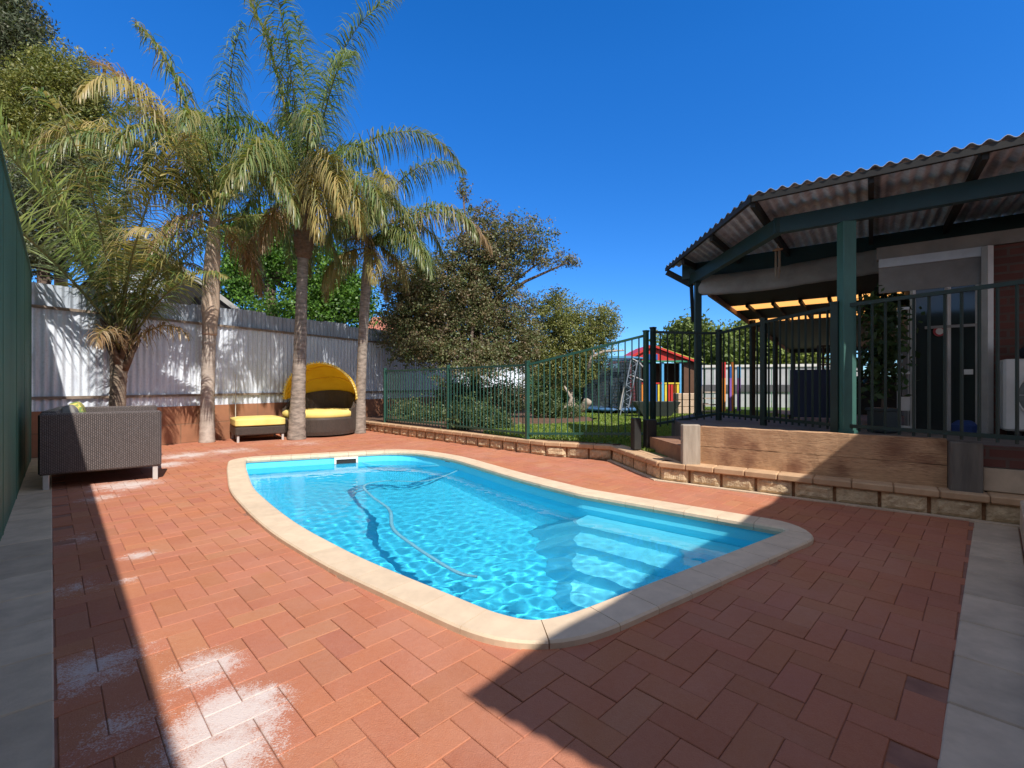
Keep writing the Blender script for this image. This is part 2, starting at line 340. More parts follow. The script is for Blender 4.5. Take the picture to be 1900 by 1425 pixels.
def shellmat():
    m, t, b = newmat('aqua_pool_shell'); v = wpos(t)
    c = mix(t, ramp(t, noise(t, v, 3, 4), [(.35,0),(.65,1)]), (.10,.75,.95), (.09,.71,.94))
    c = mix(t, ramp(t, noise(t, v, 300, 2), [(.5,0),(.8,.25)]), c, (.8,.9,.93))
    t.links.new(c, b.inputs['Base Color']); b.inputs['Roughness'].default_value = .6; return m
M['shell'] = shellmat(); M['pstep'] = basic('pale_pool_step', (.30,.83,.96), (.26,.79,.95), 3, .6, 60, .0)
def flat(name, c, rough=.5, metal=0.0):
    return basic(name, c, tuple(x*.86 for x in c), 6, rough, 60, .08, .001, metal=metal)

E_ = Vector((.794, -.608)); M_ = Vector((.608, .794)); U1 = Vector((-.703, .711)); U2 = Vector((.711, .703))
def em(e, m): return Vector((E_.x*e+M_.x*m, E_.y*e+M_.y*m))
def isect(a, d, b, e):
    dn = d.x*e.y-d.y*e.x; t = ((b.x-a.x)*e.y-(b.y-a.y)*e.x)/dn; return Vector((a.x+d.x*t, a.y+d.y*t))
def smooth_loop(pts, rad, seg=6):
    """round the corners of a closed polygon."""
    out = []; n = len(pts)
    for i in range(n):
        a, b, c = (Vector(pts[(i+k) % n][:2]) for k in (-1, 0, 1)); r = rad[i] if hasattr(rad, '__len__') else rad
        d1 = (a-b); d2 = (c-b); k = min(r, d1.length*.45, d2.length*.45)
        if k < .01: out.append(b); continue
        p, q = b+d1.normalized()*k, b+d2.normalized()*k
        for s in range(seg+1):
            u = s/seg; out.append(p*(1-u)**2 + b*2*u*(1-u) + q*u*u)
    return out
def inside(p, poly):
    c = False; n = len(poly); j = n-1
    for i in range(n):
        if (poly[i].y > p.y) != (poly[j].y > p.y) and p.x < (poly[j].x-poly[i].x)*(p.y-poly[i].y)/(poly[j].y-poly[i].y)+poly[i].x: c = not c
        j = i
    return c

# ------------------------------------------------------------------ pool outline (plan, metres)
CZ = .035                                            # top of the coping
PA, PB, PC, PD, PE = G(455,851,CZ), G(748,835,CZ), G(1075,914,CZ), G(1465,981,CZ), G(992,1152,CZ)
inn = [PD, PC, G(955,884,CZ), G(835,848,CZ), PB, PA, G(455,866,CZ), G(468,905,CZ), G(512,943,CZ), G(560,977,CZ), G(668,1033,CZ), G(779,1078,CZ), G(920,1135,CZ), PE, G(1066,1134,CZ)]
rads = [.06, .05, .6, .4, .5, .06, .25, .4, .6, .7, .9, .6, .3, .35, .5]
pool_in = smooth_loop(inn, rads, 7)
def offset_loop(lp, d):
    n = len(lp); out = []
    ar = sum(lp[i].x*lp[(i+1)%n].y-lp[(i+1)%n].x*lp[i].y for i in range(n)); sg = 1 if ar > 0 else -1
    for i in range(n):
        t = (lp[(i+1)%n]-lp[i-1]).normalized(); nrm = Vector((t.y, -t.x))*sg
        t1 = (lp[i]-lp[i-1]).normalized(); c = max(.6, abs(t1.dot(t))); out.append(lp[i]+nrm*d/c)
    return out
pool_in = [p for i, p in enumerate(pool_in) if (p-pool_in[i-1]).length > .004]
if sum(pool_in[i].x*pool_in[(i+1)%len(pool_in)].y-pool_in[(i+1)%len(pool_in)].x*pool_in[i].y for i in range(len(pool_in))) < 0: pool_in.reverse()
# resample evenly for the coping stones
def resample(lp, step):
    out = []; n = len(lp); L = sum((lp[(i+1)%n]-lp[i]).length for i in range(n)); k = max(8, round(L/step)); acc = 0; tgt = 0; i = 0
    segs = [(lp[i], lp[(i+1)%n]) for i in range(n)]; pos = 0
    for (a, b) in segs:
        l = (b-a).length
        while tgt <= pos+l and len(out) < k: out.append(a.lerp(b, (tgt-pos)/max(l,1e-6))); tgt += L/k
        pos += l
    return out
fine = resample(pool_in, .035)
CW = .215
fine_out = offset_loop(fine, CW)
# un-cross the outer loop a little
for _ in range(6): fine_out = [(fine_out[i-1]+fine_out[i]*2+fine_out[(i+1)%len(fine_out)])/4 for i in range(len(fine_out))]
pool_mid = offset_loop(fine, .12)

# ------------------------------------------------------------------ ground sheets
YARD = [(-16, -8), (16, -8), (16, 34), (-16, 34)]
mb = MB()
for (x0, y0, x1, y1) in ((-600,-300,600,-8), (-600,34,600,900), (-600,-8,-16,34), (16,-8,600,34)):
    mb.add([(x0,y0,-.02),(x1,y0,-.02),(x1,y1,-.02),(x0,y1,-.02)], [(0,1,2,3)])
# yard floor with the pool hole
def holed(name, outer, hole, z, mat):
    bm = bmesh.new()
    def loop(pts):
        vs = [bm.verts.new((p[0], p[1], z)) for p in pts]
        return [bm.edges.new((vs[i], vs[(i+1) % len(vs)])) for i in range(len(vs))]
    es = loop(outer)+loop(hole); bmesh.ops.triangle_fill(bm, edges=es, use_beauty=True)
    for f in bm.faces:
        if f.normal.z < 0: f.normal_flip()
    me = bpy.data.meshes.new(name); bm.to_mesh(me); bm.free(); me.materials.append(mat)
    o = bpy.data.objects.new(name, me); col.objects.link(o); return o
struct(mb.build('ground', M['ground']))
struct(holed('paving_base', YARD, resample(pool_mid, .12), -.006, M['joint']))

# herringbone clay pavers, one mesh
WL0, WL1 = Vector((-3.80, 3.48)), Vector((-7.45, 7.26))     # base line of the tall green wall
wd = (WL1-WL0).normalized(); wn = Vector((wd.y, -wd.x))      # wn points into the yard
SL = Vector((-1.367, 1.404)); sldir = (Vector((-5.1, 5.2))-SL).normalized()   # inner edge of left strip
SR = Vector((1.27, 1.404)); srdir = (Vector((3.77, 3.83))-SR).normalized()    # inner edge of right strip
W_ = [G(560,790), Vector((-3.23,11.24)), Vector((-1.35,9.36)), Vector((.53,7.52)), Vector((1.5,7.05)), Vector((1.76,5.60)), Vector((4.22,3.71))]
W_[0] = Vector((-5.2,13.2))
wallpoly = [Vector(p[:2]) for p in W_]
def in_pave(p):
    if (p-SL).dot(Vector((sldir.y, -sldir.x))) < 0: return False
    if (p-SR).dot(Vector((srdir.y, -srdir.x))) > 0: return False
    return True
backside = wallpoly+[Vector((9,3)), Vector((9,20)), Vector((-5.2,20))]
mb = MB(); w0 = .120; gap = .0025; inn_test = resample(fine, .12); out_test = resample(fine_out, .12)
for i in range(-74, 116):
    for j in range(-74, 116):
        t = (i-j) % 4
        if t == 0: x0, y0, x1, y1 = i, j, i+2, j+1
        elif t == 3: x0, y0, x1, y1 = i, j, i+1, j+2
        else: continue
        cx, cy = (x0+x1)/2*w0, (y0+y1)/2*w0
        c = U2*cx + U1*cy + Vector((.03, 0))
        if c.y < .9 or c.y > 15 or abs(c.x) > 1.5*c.y+2.5: continue
        if not in_pave(c) or inside(c, backside): continue
        dmin = min((c-q).length for q in inn_test[::3])
        if dmin < .9 or inside(c, inn_test):
            cs = [U2*(a*w0)+U1*(b_*w0)+Vector((.03, 0)) for a in (x0, x1) for b_ in (y0, y1)]
            if inside(c, inn_test) or any(inside(q, inn_test) for q in cs) or (sum(inside(q, out_test) for q in cs) == 4): continue
        k = random.random(); g_ = .95+.10*random.random()
        cc = (g_, g_*(.96+.08*random.random()), g_*(.94+.12*random.random()))
        if k < .06: cc = (cc[0]*.93, cc[1]*.93, cc[2]*.96)
        elif k < .14: cc = (cc[0]*1.0, cc[1]*1.09, cc[2]*1.08)
        h = .045; dz = random.uniform(-.0018, .0018)
        mb.box((c.x, c.y, -h/2+dz), ((x1-x0)*w0-gap, (y1-y0)*w0-gap, h), rz=math.atan2(U2.y, U2.x)+random.uniform(-.006,.006), bev=.0025, col=cc)
struct(mb.build('brick_paving', M['paver']))
def strip_path(name, a, d, width, n, side):
    mb = MB(); L = .42; nrm = Vector((d.y, -d.x))*side
    for k in range(-8, n):
        c = a + d*(k*L+L/2) + nrm*width/2; g_ = .85+.25*random.random()
        mb.box((c.x, c.y, -.02+random.uniform(-.002,.002)), (L-.006, width-.004, .05), rz=math.atan2(d.y, d.x), bev=.005, col=(g_, g_*.99, g_*.97))
    return struct(mb.build(name, M['strip']))
strip_path('path', SL, sldir, .36, 20, -1)
strip_path('path', SR, srdir, .255, 9, 1)

# lawn, beds behind the block wall
lz = .235
lawn_poly = [Vector((.3,7.9)), Vector((1.62,7.12)), Vector((1.9,5.75)), Vector((2.4,6.3)), Vector((16,6.3)), Vector((16,34)), Vector((-3,34)), Vector((-4.5,14)), Vector((-2.0,12.6)), Vector((0,11.3)), Vector((-.9,9.1))]
def slab(name, poly, z0, z1, mat):
    mb = MB(); mb.prism([(p[0], p[1]) for p in poly], z0, z1); return struct(mb.build(name, mat))
bed_poly = [Vector((p.x, p.y))+Vector((.08,.09)) for p in wallpoly[:5]]+[Vector((1.9,7.15)),Vector((3,34)),Vector((-14,34)),Vector((-5.5,13.6))]
slab('garden_bed', bed_poly, -.01, lz-.004, M['soil'])
lawn_poly = [Vector((-.55,8.75)), Vector((.35,7.85)), Vector((1.66,7.16)), Vector((1.95,5.9)), Vector((2.6,6.5)), Vector((3.2,8.0)), Vector((15,20)), Vector((15,33)), Vector((2.2,33)), Vector((1.6,15.6)), Vector((1.9,13.6)), Vector((2.35,12.4)), Vector((1.9,11.3)), Vector((.9,10.6)), Vector((-.4,10.2))]
slab('lawn_soil', lawn_poly, .0, lz, M['lawn'])
# grass blades (one stuff mesh)
nb = 60000; pts = []
lp = lawn_poly
while len(pts) < nb:
    y = 6.3+12*random.random()**1.6; x = random.uniform(-1, 8); p = Vector((x, y))
    if inside(p, lp): pts.append((x, y))
pts = np.array(pts); a = rng.uniform(0, 2*math.pi, nb); hh = rng.uniform(.02, .05, nb); ww = .006+.0012*pts[:,1]
d = np.stack([np.cos(a), np.sin(a)], 1)*ww[:,None]; lean = rng.normal(0, .015, (nb, 2))
v0 = np.column_stack([pts-d, np.full(nb, lz)]); v1 = np.column_stack([pts+d, np.full(nb, lz)]); v2 = np.column_stack([pts+lean, lz+hh])
vv = np.stack([v0, v1, v2], 1).reshape(-1, 3); ff = np.arange(nb*3).reshape(-1, 3)
gcol = np.stack([.15+.08*rng.random(nb), .22+.09*rng.random(nb), .035+.02*rng.random(nb)], 1)
o = raw_mesh('grass', vv, ff, M['leaf'], colors=gcol); tag(o, 'short green lawn grass behind the pool fence', 'grass', kind='stuff')

# ------------------------------------------------------------------ the pool
pool = thing('swimming_pool', (-.8, 5, 0), 'blue swimming pool with cream bullnose coping and corner steps', 'pool')
mb = MB(); n = len(fine); stone = 8
prof = lambda a, b: None
for s in range(0, n, stone):
    g_ = .95+.09*random.random(); cc = (g_, g_, g_*.98); idx = [(s+k) % n for k in range(min(stone, n-s)+1)]
    vs = []; m_ = len(idx)
    for q, i in enumerate(idx):
        a, b = fine[i], fine_out[i]; sh = 0.0
        if q == 0: a = a.lerp(fine[idx[1]], .05); b = b.lerp(fine_out[idx[1]], .05)
        if q == m_-1: a = a.lerp(fine[idx[-2]], .05); b = b.lerp(fine_out[idx[-2]], .05)
        dd = (a-b).normalized()
        vs += [(a.x, a.y, -.03), (a.x+dd.x*.012, a.y+dd.y*.012, .0), (a.x+dd.x*.008, a.y+dd.y*.008, CZ-.012), (a.x-dd.x*.012, a.y-dd.y*.012, CZ), (b.x+dd.x*.01, b.y+dd.y*.01, CZ), (b.x, b.y, CZ-.01), (b.x, b.y, -.03)]
    fs = [(q*7+k, q*7+k+1, q*7+7+k+1, q*7+7+k) for q in range(m_-1) for k in range(6)]
    fs += [tuple(range(7)), tuple(range((m_-1)*7+6, (m_-1)*7-1, -1))]
    mb.add(vs, fs, cc)
mb.build('coping', M['coping'], pool)
# shell
FL = -1.02
rim = offset_loop(fine, .015)
mb = MB(); vs = []; lv = [(0, -.031), (0, -.25), (-.03, FL+.25), (-.08, FL+.08), (-.13, FL+.0)]
loops = []
for dd, z in lv:
    lp_ = offset_loop(rim, dd) if dd else rim
    loops.append([(p.x, p.y, z) for p in lp_])
for l in loops: vs += l
fs = [(k*n+i, (k+1)*n+i, (k+1)*n+(i+1)%n, k*n+(i+1)%n) for k in range(len(lv)-1) for i in range(n)]
fbm = bmesh.new(); fvs = [fbm.verts.new((p.x, p.y, FL+.004)) for p in resample(rim, .15)]
fes = [fbm.edges.new((fvs[i], fvs[(i+1) % len(fvs)])) for i in range(len(fvs))]; bmesh.ops.triangle_fill(fbm, edges=fes, use_beauty=True)
fbm.verts.index_update(); mb.add([tuple(v.co) for v in fbm.verts], [tuple(v.index for v in (f.verts if f.normal.z > 0 else reversed(f.verts))) for f in fbm.faces]); fbm.free()
mb.add(vs, fs); shell = mb.build('shell', M['shell'], pool)
# corner steps, parallel to the wall C-D
C2, D2, E2 = Vector(PC[:2]), Vector(PD[:2]), Vector(PE[:2]); cd = (D2-C2).normalized(); nin = Vector((cd.y, -cd.x))
if (E2-C2).dot(nin) < 0: nin = -nin
steps = []
for k, (t, z) in enumerate(((.34, -.31), (.64, -.49), (.94, -.67), (1.24, -.85))):
    a0 = C2-nin*.0+cd*(.10+.02*k); a1 = C2+nin*t+cd*(.10+.17*k); b1 = isect(C2+nin*t, cd, D2, (E2-D2).normalized()); b0 = D2
    poly = [a0-cd*.0, a1+cd*.0+nin*-.10, a1+cd*.10, b1-cd*.005, b0-cd*.02]
    mb = MB(); mb.prism([(p.x, p.y) for p in poly], FL+.01, z)
    for q_ in (0, 1, 2): v_ = mb.v[q_]; sh_ = (z-FL)*(.85 if q_ < 2 else .6); mb.v[q_] = (v_[0]-cd.x*sh_, v_[1]-cd.y*sh_, v_[2])
    o = mb.build('pool_step', M['pstep'], pool); steps.append(o)
# skimmer box in the far wall
a = G(627,848,-.085); ctr = G(644,848,-.085); tdir = (Vector(PB[:2])-Vector(PA[:2])).normalized()
# find nearest point of the rim along the view line
nr = min(rim, key=lambda q: abs(q.x/q.y-(644-CX)/F)+(0 if q.y > 6.5 else 9))
nn_ = Vector((tdir.y, -tdir.x))
sk = MB(); cN = nr+nn_*.02
ang = math.atan2(tdir.y, tdir.x)
sk.box((cN.x, cN.y, -.045), (.36, .03, .03), ang); sk.box((cN.x, cN.y, -.15), (.36, .03, .03), ang)
for s_ in (-1, 1):
    q = cN+tdir*.165*s_; sk.box((q.x, q.y, -.0975), (.03, .03, .075), ang)
skf = sk.build('skimmer_frame', M['white'], pool)
sk = MB(); q = cN-nn_*.008; sk.box((q.x, q.y, -.0975), (.30, .012, .075), ang); sk.build('skimmer_slot', M['dark'], pool)
# water surface: real ripples, MNEE caustics
WZ = -.125
xs = [p.x for p in rim]; ys = [p.y for p in rim]; st = .018
gx = np.arange(min(xs)-.05, max(xs)+.05, st); gy = np.arange(min(ys)-.05, max(ys)+.05, st)
XX, YY = np.meshgrid(gx, gy)
def ripple(x, y):
    z = np.zeros_like(x); r_ = np.random.default_rng(3)
    for k in range(34):
        lam = r_.uniform(.055, .20); th = r_.uniform(0, 2*math.pi); ph = r_.uniform(0, 6.28)
        z += .00056*lam/.13*np.sin(2*math.pi/lam*(x*math.cos(th)+y*math.sin(th))+ph+.8*np.sin(x*1.7+k)+.8*np.cos(y*1.3+k*2))
    # calmer to the far side and by the steps, livelier at the near return jet
    dj = np.hypot(x-.05, y-2.7); amp = .07+.75*np.exp(-(dj/1.4)**2)*.32+.10*np.exp(-(np.hypot(x+1.6,y-4.4)/1.5)**2)
    return z*amp
wout = offset_loop(rim, .03)
if True:
    ZZ = WZ+ripple(XX, YY); ny, nx_ = XX.shape
    ins = np.zeros(XX.shape, bool); wl = [(p.x, p.y) for p in wout]; j_ = len(wl)-1
    for i_ in range(len(wl)):
        (xi, yi), (xj, yj) = wl[i_], wl[j_]
        if yi != yj: ins ^= ((yi > YY) != (yj > YY)) & (XX < (xj-xi)*(YY-yi)/(yj-yi)+xi)
        j_ = i_
    vid = -np.ones((ny, nx_), int); keep = np.zeros((ny, nx_), bool)
    q = ins[:-1,:-1] | ins[1:,:-1] | ins[:-1,1:] | ins[1:,1:]
    fl = []; vl = []
    for j, i in zip(*np.nonzero(q)):
        f = []
        for jj, ii in ((j,i),(j,i+1),(j+1,i+1),(j+1,i)):
            if vid[jj, ii] < 0: vid[jj, ii] = len(vl); vl.append((XX[jj,ii], YY[jj,ii], ZZ[jj,ii]))
            f.append(vid[jj, ii])
        fl.append(f)
m, t, b = newmat('pool_water'); t.nodes.remove(b)
vw = wpos(t)
rf = N(t, 'ShaderNodeBsdfRefraction'); rf.inputs['IOR'].default_value = 1.33; rf.inputs['Roughness'].default_value = 0; rf.inputs['Color'].default_value = (.70, .955, 1, 1)
gl = N(t, 'ShaderNodeBsdfGlossy'); gl.inputs['Roughness'].default_value = .02; fr = N(t, 'ShaderNodeFresnel'); fr.inputs['IOR'].default_value = 1.33
ms = N(t, 'ShaderNodeMixShader'); t.links.new(fr.outputs[0], ms.inputs[0]); t.links.new(rf.outputs[0], ms.inputs[1]); t.links.new(gl.outputs[0], ms.inputs[2])
t.links.new(ms.outputs[0], t.nodes['Material Output'].inputs[0])
water = struct(raw_mesh('water', np.array(vl), np.array(fl), m, smooth=True))
water.cycles.is_caustics_caster = True; sd.cycles.is_caustics_light = True
for o in [shell]+steps: o.cycles.is_caustics_receiver = True
# floating cleaner hose
def catmull(pts, k=8):
    out = []; p = [Vector(q) for q in pts]; p = [p[0]*2-p[1]]+p+[p[-1]*2-p[-2]]
    for i in range(1, len(p)-2):
        for s in range(k):
            u = s/k; out.append(.5*((2*p[i])+(p[i+1]-p[i-1])*u+(2*p[i-1]-5*p[i]+4*p[i+1]-p[i+2])*u*u+(3*p[i]-p[i-1]-3*p[i+1]+p[i+2])*u**3))
    out.append(p[-2]); return out
hz = WZ-.035
hp = [G(660,858,hz), G(700,866,hz), G(770,868,hz), G(850,868,hz), G(845,878,hz), G(790,896,hz), G(715,896,hz), G(676,905,hz), G(690,925,hz), G(722,950,hz), G(729,985,hz), G(762,1015,hz-.01), G(806,1048,hz-.03), G(850,1078,hz-.06), G(885,1096,hz-.12)]
mb = MB(); mb.tube(catmull(hp, 7), .019, 8)
ho = mb.build('pool_hose', flat('pale_hose_plastic', (.62,.80,.88), .4), smooth=True); tag(ho, 'pale pool cleaner hose snaking across the water', 'hose'); ho.cycles.is_caustics_receiver = True

# ------------------------------------------------------------------ retaining block wall with caps
def poly_blocks(name_label, pts, h, depth, L, capz, capd):
    root = thing('block_wall', (*pts[3], 0), name_label, 'retaining wall'); mb = MB(); cp = MB()
    for i in range(len(pts)-1):
        a, b = pts[i], pts[i+1]; l = (b-a).length; k = max(1, round(l/L)); d = (b-a)/k; dn = d.normalized(); nr = Vector((-dn.y, dn.x))
        for s in range(k):
            c = a+d*(s+.5)+nr*depth/2; g_ = .85+.25*random.random()
            bl = d.length-.034 if i < 4 else d.length-.030
            # split face: a bevelled block with a bulged rough front
            nxg, nzg = 7, 4; vs = []; fs = []
            for zi in range(nzg+1):
                for xi in range(nxg+1):
                    u = xi/nxg; z = zi/nzg*h; edge = min(xi, nxg-xi, zi, nzg-zi)
                    off = .0 if edge == 0 else -.016-random.random()*.016
                    q = a+d*s+dn*(.017+u*bl)+nr*(.012+off); vs.append((q.x, q.y, z))
            for zi in range(nzg):
                for xi in range(nxg):
                    o_ = zi*(nxg+1)+xi; fs.append((o_, o_+1, o_+nxg+2, o_+nxg+1))
            mb.add(vs, fs, (g_, g_*.98, g_*.93))
            mb.box((c.x+nr.x*.008, c.y+nr.y*.008, h/2), (bl, depth-.02, h-.001), math.atan2(dn.y, dn.x), 0, (g_, g_*.98, g_*.93))
        m0 = (a+b)/2+nr*(depth/2+.022); mb.box((m0.x, m0.y, h/2-.002), (l, depth-.03, h-.006), math.atan2(dn.y, dn.x), 0, (.62,.42,.32))
        kk = max(1, round(l/.30))
        for s in range(kk):
            p, q = a+(b-a)*s/kk, a+(b-a)*(s+1)/kk; g_ = .9+.18*random.random()
            c = (p+q)/2+nr*(capd/2-.035); cp.box((c.x, c.y, h+.0005+(capz-h)/2), ((q-p).length-.004, capd, capz-h), math.atan2(dn.y, dn.x), bev=.01, col=(g_, g_*.97, g_*.95))
    mb.build('block', M['block'], root); cp.build('cap', M['cap'], root); return root
poly_blocks('low split-faced sandstone block wall with sandy caps edging the pool paving', wallpoly, .16, .2, .33, .225, .24)
# footing strip at the foot of the wall near the steps
mb = MB()
for a, b in ((wallpoly[4], wallpoly[5]), (wallpoly[5], wallpoly[6])):
    dn = (b-a).normalized(); nr = Vector((dn.y, -dn.x)); p = a+nr*.035-dn*.02; q = b+nr*.035+dn*.0
    mb.beam((p.x,p.y,-.008), (q.x,q.y,-.008), .07, .036)
struct(mb.build('wall_footing', M['strip']))

# ------------------------------------------------------------------ deck, sleepers, steps
DZ = .62
deck_poly = [Vector((2.24,5.50)), Vector((3.96,4.18)), Vector((9,.32)), Vector((14,5)), em(4.6,8.7), em(-2.55,8.7), Vector((2.45,7.2)), Vector((2.35,6.6))]
mb = MB(); mb.prism([(p.x,p.y) for p in deck_poly], .0, DZ-.006); struct(mb.build('patio_floor', M['deck']))
mb = MB(); mb.prism([tuple(em(-2.6,8.5)),tuple(em(8,8.5)),tuple(em(8,18.5)),tuple(em(-2.6,18.5))], .0, .25); struct(mb.build('paved_ground', M['step']))
sl = thing('sleeper_wall', (2.2,5.4,.22), 'weathered railway sleeper wall two courses high under the patio edge', 'retaining wall')
SA, SB = Vector((2.19,5.47)), Vector((3.87,4.17)); sdn = (SB-SA).normalized(); snr = Vector((-sdn.y, sdn.x))
for k, (z0, z1) in enumerate(((.20, .425), (.43, .655))):
    mb = MB(); c0 = SA+snr*.06; c1 = SB+snr*.06
    # slightly wavy sleeper
    ns = 24; vs = []
    for i in range(ns+1):
        p = c0.lerp(c1, i/ns); w_ = [random.uniform(-.004,.004) for _ in range(4)]
        for (dx, z, q) in ((-.06, z0, 0), (-.06, z1, 1), (.06, z1, 2), (.06, z0, 3)):
            vs.append((p.x+snr.x*(dx+w_[q]), p.y+snr.y*(dx+w_[q]), z+(w_[q] if q in (1,2) else 0)))
    fs = [(i*4+q, i*4+(q+1)%4, i*4+4+(q+1)%4, i*4+4+q)[::-1] for i in range(ns) for q in range(4)]+[(0,1,2,3),(ns*4+3,ns*4+2,ns*4+1,ns*4)]
    mb.add(vs, fs); mb.build('sleeper', M['sleeper'], sl)
mb = MB(); mb.box((2.07,5.44,.445), (.20,.10,.47), -.12, bev=.008); mb.build('end_post', M['sleeper_grey'], sl)
mb = MB(); c = SA-sdn*.035-snr*.012; mb.box((c.x,c.y,.44), (.06,.05,.45), math.atan2(sdn.y,sdn.x), bev=.006)
mb.build('steel_channel', M['sleeper_grey'], sl)
mb = MB(); c = SB+sdn*.11-snr*.02; mb.box((c.x,c.y,.425), (.21,.16,.45), math.atan2(sdn.y,sdn.x)+.05, bev=.01); mb.build('end_post', M['old_post'], sl)
# wall under the patio beyond the sleepers: brick over concrete blocks
ub = thing('under_patio_wall', (4.6,3.6,0), 'shaded low wall of bricks over grey blocks right of the old grey post', 'retaining wall')
ua = SB+sdn*.22
mb = MB(); a = ua+snr*.08; b = ua+sdn*4+snr*.08; mb.beam((a.x,a.y,.525), (b.x,b.y,.525), .1, .18); mb.build('brick_course', M['brick'], ub)
mb = MB()
for k in range(9):
    p = ua+sdn*(.44*k+.22)+snr*.07; g_ = .8+.2*random.random(); mb.box((p.x,p.y,.33), (.425,.12,.2), math.atan2(sdn.y,sdn.x), bev=.008, col=(g_,g_,g_))
mb.build('grey_block', M['strip'], ub)
mb = MB(); a = ua+snr*.04; b = ua+sdn*4+snr*.04; mb.beam((a.x,a.y,.11), (b.x,b.y,.11), .12, .21); mb.build('footing', M['strip'], ub)
# low kerb wall to the right of the right strip
kw = MB(); d = srdir; nr = Vector((d.y,-d.x))
a = SR+nr*.31-d*.9; b = SR+nr*.31+d*3.62
kk = 10
for k in range(kk):
    p, q = a.lerp(b, k/kk), a.lerp(b, (k+1)/kk); g_ = .85+.2*random.random(); c = (p+q)/2
    kw.box((c.x+nr.x*.05,c.y+nr.y*.05,.11), ((q-p).length-.006,.2,.24), math.atan2(d.y,d.x), bev=.01, col=(g_,g_,g_))
o = kw.build('kerb_wall', M['strip']); tag(o, 'low grey concrete wall along the far right strip', 'wall')
# step and landing left of the sleepers
st_ = thing('garden_step', (2.1,6,.2), 'brown brick step in front of the patio, left of the sleeper end post', 'step')
mb = MB(); poly = [(1.90,6.55),(2.0,5.56),(2.30,5.52),(2.45,6.6)]; mb.prism(poly, .20, .42); mb.build('tread', M['step'], st_)
mb = MB(); mb.prism([(1.64,7.1),(1.88,5.72),(2.02,5.58),(2.3,6.9)], .18, .229); struct(mb.build('landing', M['cap']))
for (px, w_, h_, nm) in ((1180,.11,.44,'short black bollard post of timber left of the gate foot'),(1206,.15,.42,'short black timber block under the gate post')):
    mb = MB(); q = G(px, 828, .235); q = P(px, 800, 6.55); mb.box((q.x,q.y,.235+h_/2), (w_,.12,h_), .2, bev=.01); o = mb.build('timber_stub', M['dark']); tag(o, nm, 'post')
# ------------------------------------------------------------------ corrugated sheets
def corr(name, a, b, z0, z1, lam, amp, mat, parent=None, n=8, square=False, zf=None):
    a, b = Vector(a), Vector(b); d = b-a; L = d.length; d.normalize(); nr = Vector((-d.y, d.x)); k = int(L/lam*n); vs = []; top = []
    for i in range(k+1):
        s = L*i/k; ph = 2*math.pi*s/lam; o = amp*(max(-1, min(1, 2.2*math.sin(ph))) if square else math.sin(ph)); p = a+d*s+nr*o
        zt = z1+(zf(s) if zf else 0)
        vs += [(p.x,p.y,z0),(p.x,p.y,zt)]
    fs = [(2*i,2*i+2,2*i+3,2*i+1) for i in range(k)]
    # thin back face so the sheet has thickness
    o_ = len(vs); vs += [(v[0]+nr.x*.002, v[1]+nr.y*.002, v[2]) for v in vs]
    fs += [(o_+2*i,o_+2*i+1,o_+2*i+3,o_+2*i+2) for i in range(k)]+[(2*i+1,2*i+3,o_+2*i+3,o_+2*i+1) for i in range(k)]
    mb = MB(); mb.add(vs, fs); return mb.build(name, mat, parent)
# tall green steel wall on the left
gw = thing('green_fence', (-5,4.7,0), 'tall dark green ribbed steel wall along the left edge', 'fence')
ga = WL0-wd*9.0
corr('ribbed_sheet', ga, WL1, 0.0, 2.80, .085, .009, M['green_wall'], gw, 8, True)
mb = MB()
for z in (.5, 1.6, 2.6):
    p, q = ga-wn*.05, WL1-wn*.05; mb.beam((p.x,p.y,z),(q.x,q.y,z), .04, .08)
mb.build('rail', M['green_panel'], gw)
mb = MB(); p, q = ga, WL1; mb.beam((p.x,p.y,2.815),(q.x,q.y,2.815), .05, .03); mb.build('capping', M['green_panel'], gw)
for k in range(1,6):
    mb = MB(); p = WL0+wd*(-3.0+k*1.55)+wn*.010; mb.box((p.x,p.y,1.4),(.03,.006,2.79),math.atan2(wd.y,wd.x)); mb.build('seam_strip', M['green_wall'], gw)

# back corrugated fence
bd = Vector((.49,.872)).normalized(); B0 = Vector((-7.47,7.24)); B1 = B0+bd*16.5
bf = thing('corrugated_fence', (*(B0+bd*4), 0), 'long silver corrugated iron fence on an orange brick base behind the palms', 'fence')
bn = Vector((bd.y,-bd.x))                                 # toward the yard
def bp(s, o=0.0): return B0+bd*s+bn*o
jag = [random.uniform(-.02,.02) for _ in range(40)]
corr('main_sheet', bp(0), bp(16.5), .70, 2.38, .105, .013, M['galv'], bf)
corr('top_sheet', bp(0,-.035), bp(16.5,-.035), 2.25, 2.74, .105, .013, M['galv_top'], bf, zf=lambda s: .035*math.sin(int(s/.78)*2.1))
for z in (2.36, .93):
    mb = MB(); p, q = bp(0,.035), bp(16.5,.035); mb.beam((p.x,p.y,z),(q.x,q.y,z), .03, .045); mb.build('rail', M['rail'], bf)
mb = MB(); p, q = bp(0,-.02), bp(16.5,-.02); mb.beam((p.x,p.y,.35),(q.x,q.y,.35), .10, .74); mb.build('brick_base', M['orange_brick'], bf)
for s in (0.3, 3.4, 6.4, 9.6, 12.7):
    mb = MB(); p = bp(s,-.10); mb.box((p.x,p.y,1.35),(.08,.08,2.6), math.atan2(bd.y,bd.x)); mb.build('fence_post', M['rail'], bf)
pp = thing('conduit', (*bp(3.4,.07),0), 'thin pale pipe standing against the fence behind the yellow ottoman', 'pipe')
mb = MB(); q = P(437,760,9.75); mb.tube([(q.x,q.y,0),(q.x,q.y,1.35)], .009, 6); mb.build('pipe', M['alu'], pp)

